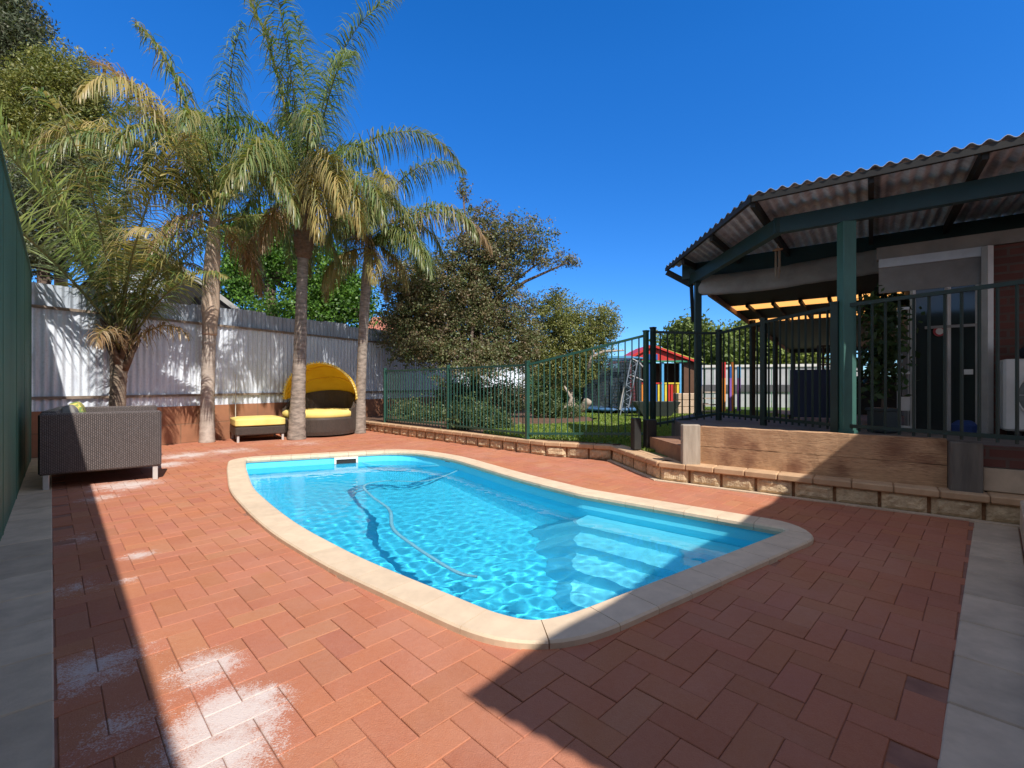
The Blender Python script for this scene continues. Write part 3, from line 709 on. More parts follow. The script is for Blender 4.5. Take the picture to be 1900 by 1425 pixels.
# ------------------------------------------------------------------ green pool fence
def picket(root, a, b, za, zb, ba, bb, sp=.105, r=.0085, gate=False):
    a, b = Vector(a), Vector(b); L = (b-a).length; k = max(2, round(L/sp)); mb = MB()
    for i in range(1, k):
        u = i/k; p = a.lerp(b, u); z1 = za+(zb-za)*u; z0 = ba+(bb-ba)*u; mb.beam((p.x,p.y,z0),(p.x,p.y,z1), r*2, r*2, up=(0,1,0))
    mb.beam((a.x,a.y,za),(b.x,b.y,zb), .026, .036); mb.beam((a.x,a.y,ba+.05),(b.x,b.y,bb+.05), .026, .036)
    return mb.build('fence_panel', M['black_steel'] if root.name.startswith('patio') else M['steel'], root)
def fpost(root, p, z0, z1, w_=.055):
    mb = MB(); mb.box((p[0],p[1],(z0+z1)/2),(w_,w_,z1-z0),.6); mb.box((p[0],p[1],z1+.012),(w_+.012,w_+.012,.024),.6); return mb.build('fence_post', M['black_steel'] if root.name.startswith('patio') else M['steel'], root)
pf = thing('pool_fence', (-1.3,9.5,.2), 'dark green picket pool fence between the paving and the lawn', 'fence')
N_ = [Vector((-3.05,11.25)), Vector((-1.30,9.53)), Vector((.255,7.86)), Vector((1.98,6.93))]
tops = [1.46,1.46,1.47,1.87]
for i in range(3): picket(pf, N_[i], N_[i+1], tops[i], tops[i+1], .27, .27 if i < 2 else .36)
for i in range(4): fpost(pf, N_[i], .2, tops[i]+.05, .06)
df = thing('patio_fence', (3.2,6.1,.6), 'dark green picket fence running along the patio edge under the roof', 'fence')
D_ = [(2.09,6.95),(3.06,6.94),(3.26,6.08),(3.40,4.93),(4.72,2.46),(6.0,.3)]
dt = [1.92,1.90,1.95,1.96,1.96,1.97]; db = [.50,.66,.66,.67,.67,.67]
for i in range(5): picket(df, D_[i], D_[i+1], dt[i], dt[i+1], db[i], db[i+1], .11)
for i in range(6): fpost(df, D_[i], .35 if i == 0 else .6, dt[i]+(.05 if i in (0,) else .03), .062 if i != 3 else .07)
# ------------------------------------------------------------------ patio roof
C1 = Vector((2.489,4.874)); C2r = Vector((2.686,8.20))
def eC(v): return v.x*E_.x+v.y*E_.y
def mC(v): return v.x*M_.x+v.y*M_.y
e1, m1, e2, m2 = eC(C1), mC(C1), eC(C2r), mC(C2r)
MI = 8.25
pr = thing('patio_roof', (3.467,4.85,DZ), 'open patio roof of corrugated iron on dark green beams and posts', 'patio roof')
def m0_of(e):
    if e < e1: return m1+(m2-m1)*(e1-e)/(e1-e2)
    if e < 2.12: return m1
    return .236
lam = .105; n8 = 8; k = int((5.5-e2)/lam*n8); vs = []; zO, zI = 3.125, 3.20
def zroof(m): return zO+(zI-zO)*max(-.2, (m-m1)/(MI-m1))
for i in range(k+1):
    e = e2+(5.5-e2)*i/k; z = .017*math.sin(2*math.pi*e/lam); a = em(e, m0_of(e)); b = em(e, MI)
    for th in (0, .003): vs += [(a.x,a.y,zroof(m0_of(e))+z+th),(b.x,b.y,zroof(MI)+z+th)]
fs = []
for i in range(k):
    o_ = i*4; q = o_+4; fs += [(o_,q,q+1,o_+1)[::-1],(o_+2,q+2,q+3,o_+3),(o_,o_+2,q+2,q),(o_+1,q+1,q+3,o_+3)]
mb = MB(); mb.add(vs, fs)
vs = []; fs = []; k = int((2.14-1.546)/lam*n8)
for i in range(k+1):
    e = 1.546+(2.14-1.546)*i/k; z = .017*math.sin(2*math.pi*e/lam); mt_ = min(m1+.02, max(.24, (e-1.52)/.11)); a = em(e, .236); b = em(e, mt_)
    for th in (0, .003): vs += [(a.x,a.y,zroof(.236)+z+th),(b.x,b.y,zroof(mt_)+z+th)]
for i in range(k):
    o_ = i*4; q = o_+4; fs += [(o_,q,q+1,o_+1)[::-1],(o_+2,q+2,q+3,o_+3),(o_,o_+2,q+2,q),(o_+1,q+1,q+3,o_+3)]
mb.add(vs, fs); mb.build('roof_sheet', M['roof_iron'], pr)
# fascia / edge purlins
mb = MB()
def b3(v, z): return (v.x, v.y, z)
pa, pb, pc = em(e2,m2+.03), em(e1,m1+.03), em(2.10,m1+.03)
mb.beam(b3(pa,3.155),b3(pb,3.078),.04,.055); mb.beam(b3(pb,3.075),b3(pc,3.075),.04,.055); mb.build('edge_batten', M['dark'], pr)
# outer beam following the posts
bend = Vector((2.97,5.23)); pl = Vector((3.04,7.95)); prr = em(1.95, mC(bend))
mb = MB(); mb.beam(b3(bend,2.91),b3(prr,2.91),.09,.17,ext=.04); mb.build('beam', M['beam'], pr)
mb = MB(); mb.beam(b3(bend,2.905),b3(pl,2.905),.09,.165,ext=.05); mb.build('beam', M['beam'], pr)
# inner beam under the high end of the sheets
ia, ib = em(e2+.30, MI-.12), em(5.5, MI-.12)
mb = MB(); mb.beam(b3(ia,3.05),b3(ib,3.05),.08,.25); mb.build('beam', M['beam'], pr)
# rafters
for e in (e1, .0, .75, 1.7):
    mb = MB(); a, b = em(e,m1+.06), em(e,MI-.1); mb.beam(b3(a,3.055),b3(b,3.11),.045,.10); mb.build('rafter', M['dark'], pr)
for u in (.36,.72):
    e = e1+(e2-e1)*u; mb = MB(); a, b = em(e,m0_of(e)+.06), em(e,MI-.1)
    mb.beam(b3(a,3.07),b3(b,3.11),.045,.09); mb.build('rafter', M['dark'], pr)
# gutter over the deck side: dark bracket at the far corner
mb = MB(); a = C2r; mb.beam((a.x+.02,a.y-.02,3.10),(pl.x,pl.y,2.83),.05,.10); mb.beam((pl.x,pl.y,2.83),(pl.x+.03,pl.y,2.2),.04,.05); mb.build('bracket', M['dark'], pr)
def post(p, w_, z1, mat, nm='post'):
    mb = MB(); mb.box((p[0],p[1],(DZ+z1)/2-.003),(w_,w_,z1-DZ),-.12,bev=.006); mb.box((p[0],p[1],DZ+.03),(w_+.02,w_+.02,.05),-.12); return mb.build(nm, mat, pr)
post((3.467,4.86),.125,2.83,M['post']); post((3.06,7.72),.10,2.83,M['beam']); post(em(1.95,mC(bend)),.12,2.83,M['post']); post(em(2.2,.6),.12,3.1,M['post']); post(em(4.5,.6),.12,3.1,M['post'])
# second row: the main roof further in, lower, with amber strips
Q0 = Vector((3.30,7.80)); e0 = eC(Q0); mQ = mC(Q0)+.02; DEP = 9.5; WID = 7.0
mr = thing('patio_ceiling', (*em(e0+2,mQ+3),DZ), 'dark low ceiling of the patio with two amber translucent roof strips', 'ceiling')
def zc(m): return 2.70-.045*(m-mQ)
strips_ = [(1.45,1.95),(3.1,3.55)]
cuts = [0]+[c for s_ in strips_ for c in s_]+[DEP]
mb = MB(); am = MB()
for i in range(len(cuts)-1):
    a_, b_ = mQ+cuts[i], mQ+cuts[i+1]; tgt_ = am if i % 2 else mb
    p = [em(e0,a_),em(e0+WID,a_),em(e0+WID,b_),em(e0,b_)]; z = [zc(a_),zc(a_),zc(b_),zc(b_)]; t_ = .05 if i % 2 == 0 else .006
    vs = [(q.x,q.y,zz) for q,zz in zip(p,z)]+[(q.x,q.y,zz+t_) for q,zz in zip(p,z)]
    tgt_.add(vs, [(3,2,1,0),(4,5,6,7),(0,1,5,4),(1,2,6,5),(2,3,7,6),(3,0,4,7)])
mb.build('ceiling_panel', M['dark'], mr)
m, t, b = newmat('amber_sheeting'); t.nodes.remove(b); tr = N(t,'ShaderNodeBsdfTranslucent'); tr.inputs[0].default_value = (.97,.66,.34,1)
tp = N(t,'ShaderNodeBsdfTransparent'); tp.inputs[0].default_value = (.95,.62,.30,1); ms = N(t,'ShaderNodeMixShader'); ms.inputs[0].default_value = .25
t.links.new(tr.outputs[0],ms.inputs[1]); t.links.new(tp.outputs[0],ms.inputs[2]); t.links.new(ms.outputs[0],t.nodes['Material Output'].inputs[0]); M['amber'] = m
am.build('amber_sheet', m, mr)
mb = MB()
for k in range(16):
    e = e0+.3+k*.42; a, b = em(e,mQ+1.3), em(e,mQ+3.7); mb.beam(b3(a,zc(mQ+1.3)-.035),b3(b,zc(mQ+3.7)-.035),.05,.06)
mb.build('rafters', M['dark'], mr)
# fascia along the left edge of that ceiling (weathered timber) and far edge beam
mb = MB(); a, b = em(e0-.03,mQ), em(e0-.03,mQ+DEP); mb.beam(b3(a,zc(mQ)+.0),b3(b,zc(mQ+DEP)+.0),.04,.16); mb.build('fascia', basic('weathered_fascia',(.36,.24,.18),(.24,.15,.11),6,.8), mr)
mb = MB(); a, b = em(e0,mQ+DEP), em(e0+WID,mQ+DEP); mb.beam(b3(a,2.22),b3(b,2.22),.08,.12); mb.build('end_beam', M['dark'], mr)
for e in (e0+.1, e0+1.7, e0+3.4, e0+5.2):
    mb = MB(); a = em(e,mQ+DEP); mb.box((a.x,a.y,(.25+2.2)/2),(.1,.1,2.2-.25)); mb.build('post', M['dark'], mr)
for mm in (3.2,6.3):
    mb = MB(); a = em(e0+.05,mQ+mm); mb.box((a.x,a.y,(.25+zc(mQ+mm))/2),(.09,.09,zc(mQ+mm)-.25)); mb.build('post', M['dark'], mr)
# white rolled cafe blind under the inner beam
bl = MB(); a, b = em(e0-.12,MI-.25), em(eC(Vector((4.72,5.33)))+.55,MI-.25); ns = 40; vs = []
for i in range(ns+1):
    p = a.lerp(b, i/ns); ex = Vector((M_.x, M_.y))
    for (o_, z) in ((.0,2.93),(-.03,2.84),(-.055,2.72),(-.05,2.64),(-.01,2.60),(.03,2.62),(.03,2.93)):
        w_ = random.uniform(-.008,.008); vs.append((p.x+ex.x*(o_+w_),p.y+ex.y*(o_+w_),z+random.uniform(-.006,.006)-.03*math.sin(i*.16)))
fs = [(i*7+q,i*7+(q+1)%7,i*7+7+(q+1)%7,i*7+7+q) for i in range(ns) for q in range(7)]
bl.add(vs, fs); o = bl.build('rolled_blind', basic('pale_blind_canvas', (.46,.44,.41), (.34,.325,.30), 3, .85, 20, .4, .02), smooth=True); tag(o, 'rolled up grey white outdoor blind hanging below the inner roof beam', 'blind')
wc = thing('wind_chime', (*em(eC(P(1443,480,6.0).xy if False else Vector((3.45,6.1))),7.0),2.6), 'small timber wind chime hanging from the patio roof', 'wind chime')
mb = MB(); q = P(1443,480,6.3)
for k in range(4): mb.tube([(q.x+.03*math.cos(k*1.57),q.y+.03*math.sin(k*1.57),q.z+.10),(q.x+.03*math.cos(k*1.57),q.y+.03*math.sin(k*1.57),q.z-.18-.03*k)],.009,6)
mb.build('tube', M['sleeper_grey'], wc); mb = MB(); mb.box((q.x,q.y,q.z+.12),(.09,.09,.015)); mb.tube([(q.x,q.y,q.z+.12),(q.x,q.y,3.08)],.003,4); mb.build('holder', M['sleeper'], wc)

# ------------------------------------------------------------------ house
hs_ = thing('brick_house', (5.1,4.95,DZ), 'red brick house wall with glass sliding door under the patio roof', 'house')
HA = Vector((5.04,4.96)); hm = 7.08; he = eC(HA)
def hw(e, m=hm): return em(e, m)
mb = MB(); a, b = hw(he+.05), hw(he+5); c_ = Vector((M_.x,M_.y))*.11
mb.beam(b3(a+c_,(DZ+2.62)/2),b3(b+c_,(DZ+2.62)/2),.22,2.62-DZ); mb.build('brick_wall', M['brick'], hs_)
doorL = eC(Vector((4.62,5.42)))-.0
mb = MB(); a, b = hw(doorL-.32), hw(he+5.0); mb.beam(b3(a+c_*.6,2.70),b3(b+c_*.6,2.70),.14,.14); mb.build('white_fascia', M['canvas'], hs_)
mb = MB(); a, b = hw(doorL-.30), hw(he); mb.beam(b3(a+c_*.3,2.58),b3(b+c_*.3,2.58),.06,.10); a = hw(he+.0); mb.beam(b3(a-c_*.2,DZ),b3(a-c_*.2,2.62),.06,.07,up=(0,1,0)); mb.build('door_frame', M['alu'], hs_)
mb = MB(); a, b = hw(doorL-.30), hw(he-.03); mb.beam(b3(a+c_*.4,2.38),b3(b+c_*.4,2.38),.03,.30); mb.build('lintel_panel', M['canvas'], hs_)
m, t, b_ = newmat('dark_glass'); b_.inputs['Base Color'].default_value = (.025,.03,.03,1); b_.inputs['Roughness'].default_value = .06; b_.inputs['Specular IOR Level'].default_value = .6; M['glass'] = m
mb = MB(); a, b = hw(doorL+.02), hw(he-.05); mb.beam(b3(a+c_*.4,(DZ+2.23)/2),b3(b+c_*.4,(DZ+2.23)/2),.012,2.23-DZ)
gdo = mb.build('sliding_door', M['glass'], hs_)
mb = MB()
for e in (doorL+.01, (doorL+he)/2, he-.06):
    a = hw(e)+c_*.3; mb.beam(b3(a,DZ),b3(a,2.23),.035,.04,up=(0,1,0))
mb.build('frame', M['alu'], gdo)
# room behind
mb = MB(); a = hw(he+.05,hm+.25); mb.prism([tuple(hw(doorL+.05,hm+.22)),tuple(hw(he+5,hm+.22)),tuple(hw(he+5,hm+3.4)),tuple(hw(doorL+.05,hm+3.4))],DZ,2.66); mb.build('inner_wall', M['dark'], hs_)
# screen door standing open in front of the opening
sdn_ = thing('screen_door', (*hw(doorL+.05,hm-.1),DZ), 'pale framed mesh screen door with a round red badge beside the glass door', 'door')
s0, s1 = P(1668,797,5.48).xy, P(1757,797,5.30).xy
mb = MB()
for p in (s0, s1): mb.beam((p.x,p.y,DZ+.01),(p.x,p.y,2.04),.026,.03,up=(0,1,0))
for z in (2.03,1.28,DZ+.62*.55,DZ+.03): mb.beam((s0.x,s0.y,z),(s1.x,s1.y,z),.022,.03)
mb.beam((s0.x,s0.y,DZ+.30),(s1.x,s1.y,DZ+.30),.018,.16)
mb.build('frame', M['alu'], sdn_)
mb = MB()
for k in range(1,5):
    p = s0.lerp(s1,k/5); mb.beam((p.x,p.y,DZ+.03),(p.x,p.y,2.02),.006,.008,up=(0,1,0))
mb.build('bar', M['alu'], sdn_)
q = P(1742,615,5.27); mb = MB()
mb.tube([(q.x,q.y,q.z),(q.x-.004,q.y-.012,q.z)],.055,20); badge = mb.build('badge', flat('red_enamel',(.45,.02,.03),.35), sdn_)
mb = MB(); mb.tube([(q.x-.004,q.y-.0125,q.z),(q.x-.005,q.y-.016,q.z)],.036,20); mb.box((q.x+.03,q.y-.02,q.z),(.03,.004,.018)); mb.build('badge_centre', M['white'], sdn_)
mb = MB(); q = P(1797,690,5.05); mb.box((q.x,q.y,q.z),(.07,.012,.055),-.65); mb.build('sticker', M['white'], gdo)
mb = MB(); q = P(1768,610,5.1)
mb.box((q.x,q.y+.03,q.z+.03),(.42,.01,.03),-.65); mb.build('notice_strip', M['canvas'], gdo)
# air conditioner unit
ac = thing('air_conditioner', (5.14,4.62,DZ), 'white outdoor air conditioner unit against the brick wall', 'air conditioner')
aw = E_; ac0 = P(1862,800,4.72).xy; ang = math.atan2(E_.y,E_.x)
c = ac0+E_*.42+M_*.15; mb = MB(); mb.box((c.x,c.y,DZ+.05+.37),(.84,.30,.72),ang,bev=.02); body = mb.build('casing', M['white'], ac)
fc = ac0+E_*.36; mb = MB(); zc_ = DZ+.42
ringp = [Vector((fc.x,fc.y,zc_))+Vector((E_.x,E_.y,0))*math.cos(k*math.pi/16)*.27+Vector((0,0,1))*math.sin(k*math.pi/16)*.27-Vector((M_.x,M_.y,0))*.012 for k in range(33)]
mb.tube([Vector((fc.x,fc.y,zc_))-Vector((M_.x,M_.y,0))*.001,Vector((fc.x,fc.y,zc_))-Vector((M_.x,M_.y,0))*.008],.265,32); mb.build('fan_recess', basic('fan_grey',(.20,.22,.21),(.12,.14,.13),8,.5), ac)
mb = MB(); mb.tube(ringp,.009,6)
for k in range(12):
    a_ = k*math.pi/6; c0 = Vector((fc.x,fc.y,zc_))-Vector((M_.x,M_.y,0))*.016; dv = Vector((E_.x*math.cos(a_),E_.y*math.cos(a_),math.sin(a_))); mb.tube([c0+dv*.04,c0+dv*.27],.003,4)
for rr in (.1,.18): mb.tube([Vector((fc.x,fc.y,zc_))+Vector((E_.x,E_.y,0))*math.cos(k*math.pi/16)*rr+Vector((0,0,1))*math.sin(k*math.pi/16)*rr-Vector((M_.x,M_.y,0))*.016 for k in range(33)],.003,4)
mb.build('fan_grille', M['white'], ac)
for s_ in (.1,.74):
    mb = MB(); q = ac0+E_*s_+M_*.15; mb.box((q.x,q.y,DZ+.025),(.05,.3,.05),ang); mb.build('foot', M['dark'], ac)
mb = MB(); q = ac0+E_*.36+M_*.14; mb.box((q.x,q.y,DZ+.845),(.42,.24,.13),ang+.1,bev=.03); mb.lathe((q.x,q.y,DZ+.91),[(.0,.06),(.08,.05),(.1,.0)],12); o = mb.build('dark_bag', flat('navy_cloth',(.02,.025,.04),.8)); tag(o,'dark cloth bag lying on top of the air conditioner','bag')
# navy board standing on the patio
nb_ = thing('folded_table', (*P(1510,785,6.6).xy,DZ), 'navy blue folded table top standing upright on the patio', 'table')
a, b = P(1466,780,6.55), P(1568,780,6.35)
mb = MB(); mb.beam((a.x,a.y,DZ+.40),(b.x,b.y,DZ+.40),.03,.66); mb.build('tabletop', flat('navy_board',(.022,.035,.085),.5), nb_)
mb = MB(); a2, b2 = a+Vector((.08,.09,0)), b+Vector((.08,.09,0)); mb.beam((a2.x,a2.y,DZ+.40),(b2.x,b2.y,DZ+.40),.03,.66); mb.build('tabletop', flat('navy_board_back',(.022,.035,.085),.5), nb_)
for p in (a,b): 
    for dx in (0,.08): mb = MB(); mb.tube([(p.x+dx,p.y+dx,DZ),(p.x+dx,p.y+dx,DZ+.1)],.018,8); mb.build('foot', M['dark'], nb_)
# lattice screens far in the patio
for (p0,p1,z0,z1,lab) in ((P(1518,650,10.5),P(1546,650,10.4),1.30,2.0,'small white lattice screen left of the green post'),(P(1585,650,10.2),P(1700,650,10.0),1.30,1.95,'wide dark lattice screen behind the potted plant')):
    mb = MB(); d = (p1-p0); L = d.length; k = max(3,int(L/.14))
    for i in range(k+1):
        p = p0.lerp(p1,i/k); mb.beam((p.x,p.y,z0),(p.x,p.y,z1),.035,.035,up=(0,1,0))
    for i in range(6):
        z = z0+(z1-z0)*i/5; mb.beam((p0.x,p0.y+.03,z),(p1.x,p1.y+.03,z),.03,.035)
    o = mb.build('lattice', M['dark']); tag(o, lab, 'lattice')
# dark half wall and clutter behind
mb = MB(); a, b = em(e0+1.6,mQ+DEP-.4), em(e0+WID,mQ+DEP-.4); mb.beam(b3(a,.80),b3(b,.80),.12,1.10); o = mb.build('half_wall', M['dark']); tag(o,'dark half-height wall at the far end of the patio','wall')
# white bench / table frame by the door
bt = thing('white_table', (*P(1710,800,5.9).xy,DZ), 'small white table behind the fence bars under the screen door', 'table')
a, b = P(1672,780,5.9), P(1790,780,5.6)
mb = MB(); mb.beam((a.x,a.y,DZ+.30),(b.x,b.y,DZ+.30),.3,.05); mb.build('tabletop', M['canvas'], bt)
for p in (a,a.lerp(b,.62),b):
    mb = MB(); mb.beam((p.x,p.y-.1,DZ),(p.x,p.y-.1,DZ+.28),.05,.05,up=(0,1,0)); mb.build('leg', M['canvas'], bt)
mb = MB(); q = P(1788,790,5.2); mb.lathe((q.x,q.y,DZ),[(.0,.0),(.12,.0),(.13,.08),(.08,.13),(0,.14)],14); o = mb.build('blue_bucket', flat('blue_plastic',(.03,.07,.25),.5)); tag(o,'small blue tub on the patio floor near the door','tub')
# ------------------------------------------------------------------ foliage builders
def leaves(name, mat, parent, centers, n, size, palette, elong=1.8, clump=40, csig=.16, hang=.0):
    """centers: list of (point, (rx,ry,rz), weight); leaves gathered in clumps through the crown."""
    wts = np.array([c[2] for c in centers], float); wts /= wts.sum(); nc = max(4, n//clump)
    pick = rng.choice(len(centers), nc, p=wts); cen = np.array([tuple(centers[i][0]) for i in pick]); rad = np.array([centers[i][1] for i in pick])
    d = rng.normal(size=(nc,3)); d /= np.linalg.norm(d,axis=1)[:,None]; r = rng.random(nc)**.42; r *= 1+.11*rng.normal(size=nc)
    cp = cen+d*rad*r[:,None]; cs = rng.uniform(.6,1.5,nc); cb = rng.random(nc)
    ci = rng.integers(0,nc,n); pos = cp[ci]+rng.normal(size=(n,3))*(csig*cs[ci])[:,None]*np.array([1,1,.75])
    ax = rng.normal(size=(n,3)); ax[:,2] -= hang; ax /= np.linalg.norm(ax,axis=1)[:,None]
    b = np.cross(ax, rng.normal(size=(n,3))); b /= np.linalg.norm(b,axis=1)[:,None]
    s = size*rng.uniform(.6,1.4,n)[:,None]; L = ax*s*elong; W = b*s
    v = np.stack([pos-L*.5, pos+W*.5, pos+L*.5, pos-W*.5],1).reshape(-1,3); q = np.arange(n*4).reshape(-1,4)
    pal = np.array(palette); u = (cb[ci]*.75+rng.random(n)*.25)*(len(pal)-1); i0 = np.floor(u).astype(int).clip(0,len(pal)-2); f = (u-i0)[:,None]
    c = pal[i0]*(1-f)+pal[i0+1]*f; c *= rng.uniform(.75,1.25,(n,1))
    return raw_mesh(name, v, q, mat, parent, c.clip(0,1)), cp
def tree(name, label, base, th, tr, centers, n, size, palette, bark, group=None, clump=40, csig=.16, elong=1.8, hang=0., twigs=60, cat='tree'):
    root = thing(name, base, label, cat, group); base = Vector(base)
    o, cp = leaves('crown', M['leaf'], root, centers, n, size, palette, elong, clump, csig, hang)
    mb = MB(); top = base+Vector((0,0,th)); mb.tube([base+Vector((0,0,-.3)), base.lerp(top,.5)+Vector((tr*.4,0,0)), top],[tr,tr*.8,tr*.65],8)
    for c in centers:
        c0 = Vector(c[0]); midp = top.lerp(c0,.5)+Vector((random.uniform(-.2,.2),random.uniform(-.2,.2),.15)); mb.tube([top-Vector((0,0,.2)), midp, c0],[tr*.5,tr*.32,tr*.14],6)
        near = [Vector(p) for p in cp if (Vector(p)-c0).length < max(c[1])*1.3]
        for p in random.sample(near, min(len(near), max(3,int(twigs*c[2]/sum(k[2] for k in centers))))):
            mb.tube([c0.lerp(top,.15), c0.lerp(p,.55)+Vector((0,0,.08)), p],[tr*.13,tr*.08,tr*.03],4,caps=False)
    mb.build('trunk', bark, root, smooth=True); return root
def Cc(px, py, Y, rx, ry, w_=1.0, dz=.6):
    k = Y/F; return (P(px,py,Y), (rx*k, max(rx,ry)*k*dz, ry*k), w_*rx*ry)
GUM = [(.045,.065,.035),(.075,.10,.05),(.12,.145,.085),(.13,.11,.07)]
YEL = [(.08,.115,.03),(.15,.185,.045),(.23,.22,.05),(.11,.155,.045)]
GRN = [(.035,.085,.015),(.06,.15,.02),(.11,.24,.03),(.16,.30,.04)]
RED = [(.055,.08,.03),(.10,.135,.05),(.15,.185,.075),(.17,.12,.07),(.19,.22,.10),(.21,.13,.08),(.15,.17,.08)]
OLV = [(.12,.14,.05),(.19,.22,.06),(.26,.27,.08),(.15,.12,.07)]
SHR = [(.05,.08,.025),(.10,.14,.05),(.16,.19,.08)]
tree('gum_tree','tall dark gum tree rising at the top left corner',P(20,700,15)*1+V(0,0,-.3),5,.3,[Cc(0,60,15,85,95),Cc(-60,200,15,90,120),Cc(30,140,15,50,50,.4)],52000,.046,GUM,M['bark_pale'],clump=30,csig=.15,hang=.5,elong=2.6)
tree('gum_tree','yellow green flowering gum tree behind the green wall',P(110,700,13.5)*1,4,.2,[Cc(115,165,13.5,88,70),Cc(50,220,13.5,70,80),Cc(165,215,13.5,40,50),Cc(90,270,13.5,80,60)],60000,.036,YEL,M['bark_pale'],clump=30,csig=.12,hang=.5,elong=2.4)
tree('gum_tree','shadowy grey gum tree with gaps low behind the left palm',P(80,700,12.5)*1,3,.2,[Cc(70,370,12.5,90,70),Cc(60,470,12.5,70,50),Cc(150,310,12.5,60,60),Cc(170,440,12.5,60,60,.7)],48000,.038,GUM,M['bark'],clump=30,csig=.12,hang=.4,elong=2.2)
tree('leafy_tree','bright green leafy tree behind the silver fence between two palms',P(500,720,16),4,.25,[Cc(470,470,16,70,80),Cc(440,530,16,50,50),Cc(520,450,16,50,70),Cc(600,520,16,70,80),Cc(560,580,16,110,40),Cc(650,560,16,50,60)],56000,.062,GRN,M['bark'],clump=25,csig=.15,elong=1.5)
tree('plum_tree','large bronze and grey green tree leaning over the pool fence',P(880,720,13.4)*1,2.2,.14,[Cc(830,560,13.4,110,95,1.3),Cc(900,480,13.4,85,70),Cc(780,600,13.4,90,60),Cc(930,600,13.4,70,75,1.1),Cc(850,640,13.4,120,35,.8),Cc(960,440,13.4,75,38,.55),Cc(890,410,13.4,42,38,.45),Cc(1010,480,13.4,52,24,.5),Cc(1060,484,13.4,24,11,.7),Cc(858,352,13.4,9,26,.8),Cc(760,540,13.4,50,60),Cc(800,655,12.6,70,30,.9),Cc(900,665,12.6,70,26,.9),Cc(745,620,13,30,50,.7),Cc(960,650,13,50,45,.8),Cc(870,690,12.2,80,22,.6)],125000,.038,RED,M['bark'],clump=30,csig=.085,twigs=260,elong=1.7)
tree('olive_tree','olive yellow bushy tree behind the pool fence, right of the bronze tree',P(1060,780,14.2)*1,1.0,.10,[Cc(1030,600,14.2,60,62),Cc(1000,660,14.2,55,40),Cc(1080,640,14.2,55,60),Cc(1120,600,14.2,32,42,.8),Cc(1050,690,14.2,60,35,.7)],48000,.034,OLV,M['bark_pale'],clump=30,csig=.08,twigs=80)
tree('backyard_tree','green tree behind the playhouse roof',P(1280,720,26),1.5,.2,[Cc(1285,625,26,38,35),Cc(1250,640,26,24,22,.6),Cc(1325,650,26,40,30)],16000,.12,[(.07,.11,.03),(.14,.2,.05),(.2,.25,.07)],M['bark'],csig=.25)
tree('backyard_tree','green tree seen between the patio posts beyond the white fence',P(1420,720,27),1.5,.2,[Cc(1380,640,27,35,40),Cc(1430,650,27,38,38),Cc(1490,665,27,35,22)],18000,.12,[(.09,.13,.03),(.17,.23,.05),(.25,.28,.07)],M['bark'],csig=.25)
tree('bush','small grey green bush behind the pool fence near the bark bed',P(885,815,9.6)*1,.2,.02,[Cc(880,775,9.6,50,34),Cc(925,788,9.6,28,22)],7000,.028,SHR,M['bark'],csig=.06,twigs=30,cat='bush')
tree('bush','sprawling dry bush at the foot of the fence left of the first pool fence post',P(770,790,11.8),.2,.02,[Cc(765,765,11.8,40,26),Cc(820,770,11.8,35,24)],6000,.03,SHR+[(.2,.14,.08)],M['bark'],csig=.07,twigs=30,cat='bush')
tree('bush','leafy bush under the bent pale trunk by the lawn',P(1060,778,12.8),.2,.02,[Cc(1050,765,12.8,34,16),Cc(1010,750,12.8,30,26)],5000,.035,SHR,M['bark'],csig=.07,twigs=20,cat='bush')
tree('bush','tall shady shrub against the silver fence between the first two pool fence posts',P(900,780,13),.3,.03,[Cc(870,735,13,60,34),Cc(940,740,13,45,34)],14000,.035,[(.04,.055,.025),(.08,.095,.045),(.12,.12,.06)],M['bark'],csig=.09,twigs=40,cat='bush')
tree('bush','dark green hedge shrub behind the trampoline',P(1080,775,17.5),.3,.03,[Cc(1020,725,17.5,45,42),Cc(1090,715,17.5,60,50),Cc(1150,725,17.5,35,40)],20000,.05,[(.03,.06,.02),(.06,.10,.03),(.10,.15,.04)],M['bark'],csig=.13,twigs=40,cat='bush')
# bent bare trunk lying by the lawn
bt_ = MB(); pts = [P(1092,742,13),P(1082,756,13.1),P(1066,762,13.2),P(1052,756,13.3),P(1040,768,13.2),P(1020,776,13.1)]
bt_.tube(catmull(pts,5),[.10,.13]+[.12]*(len(catmull(pts,5))-2),8); bt_.tube([P(1052,758,13.3),P(1060,738,13.3),P(1050,722,13.3),P(1047,716,13.3)],[.07,.05,.04,.02],6)
o = bt_.build('bent_trunk', M['bark_pale'], smooth=True); tag(o,'bent bare pale tree trunk lying low at the edge of the lawn','tree trunk')
bt_ = MB(); bt_.tube([P(1158,650,13.6),P(1120,652,13.7),P(1098,662,13.7),P(1090,690,13.7)],[.02,.04,.05,.06],6); bt_.tube([P(1103,660,13.7),P(1100,646,13.7)],[.04,.02],6)
o = bt_.build('bare_branch', M['bark_pale'], smooth=True); tag(o,'pale bare branch reaching left from beside the gate post','branch')

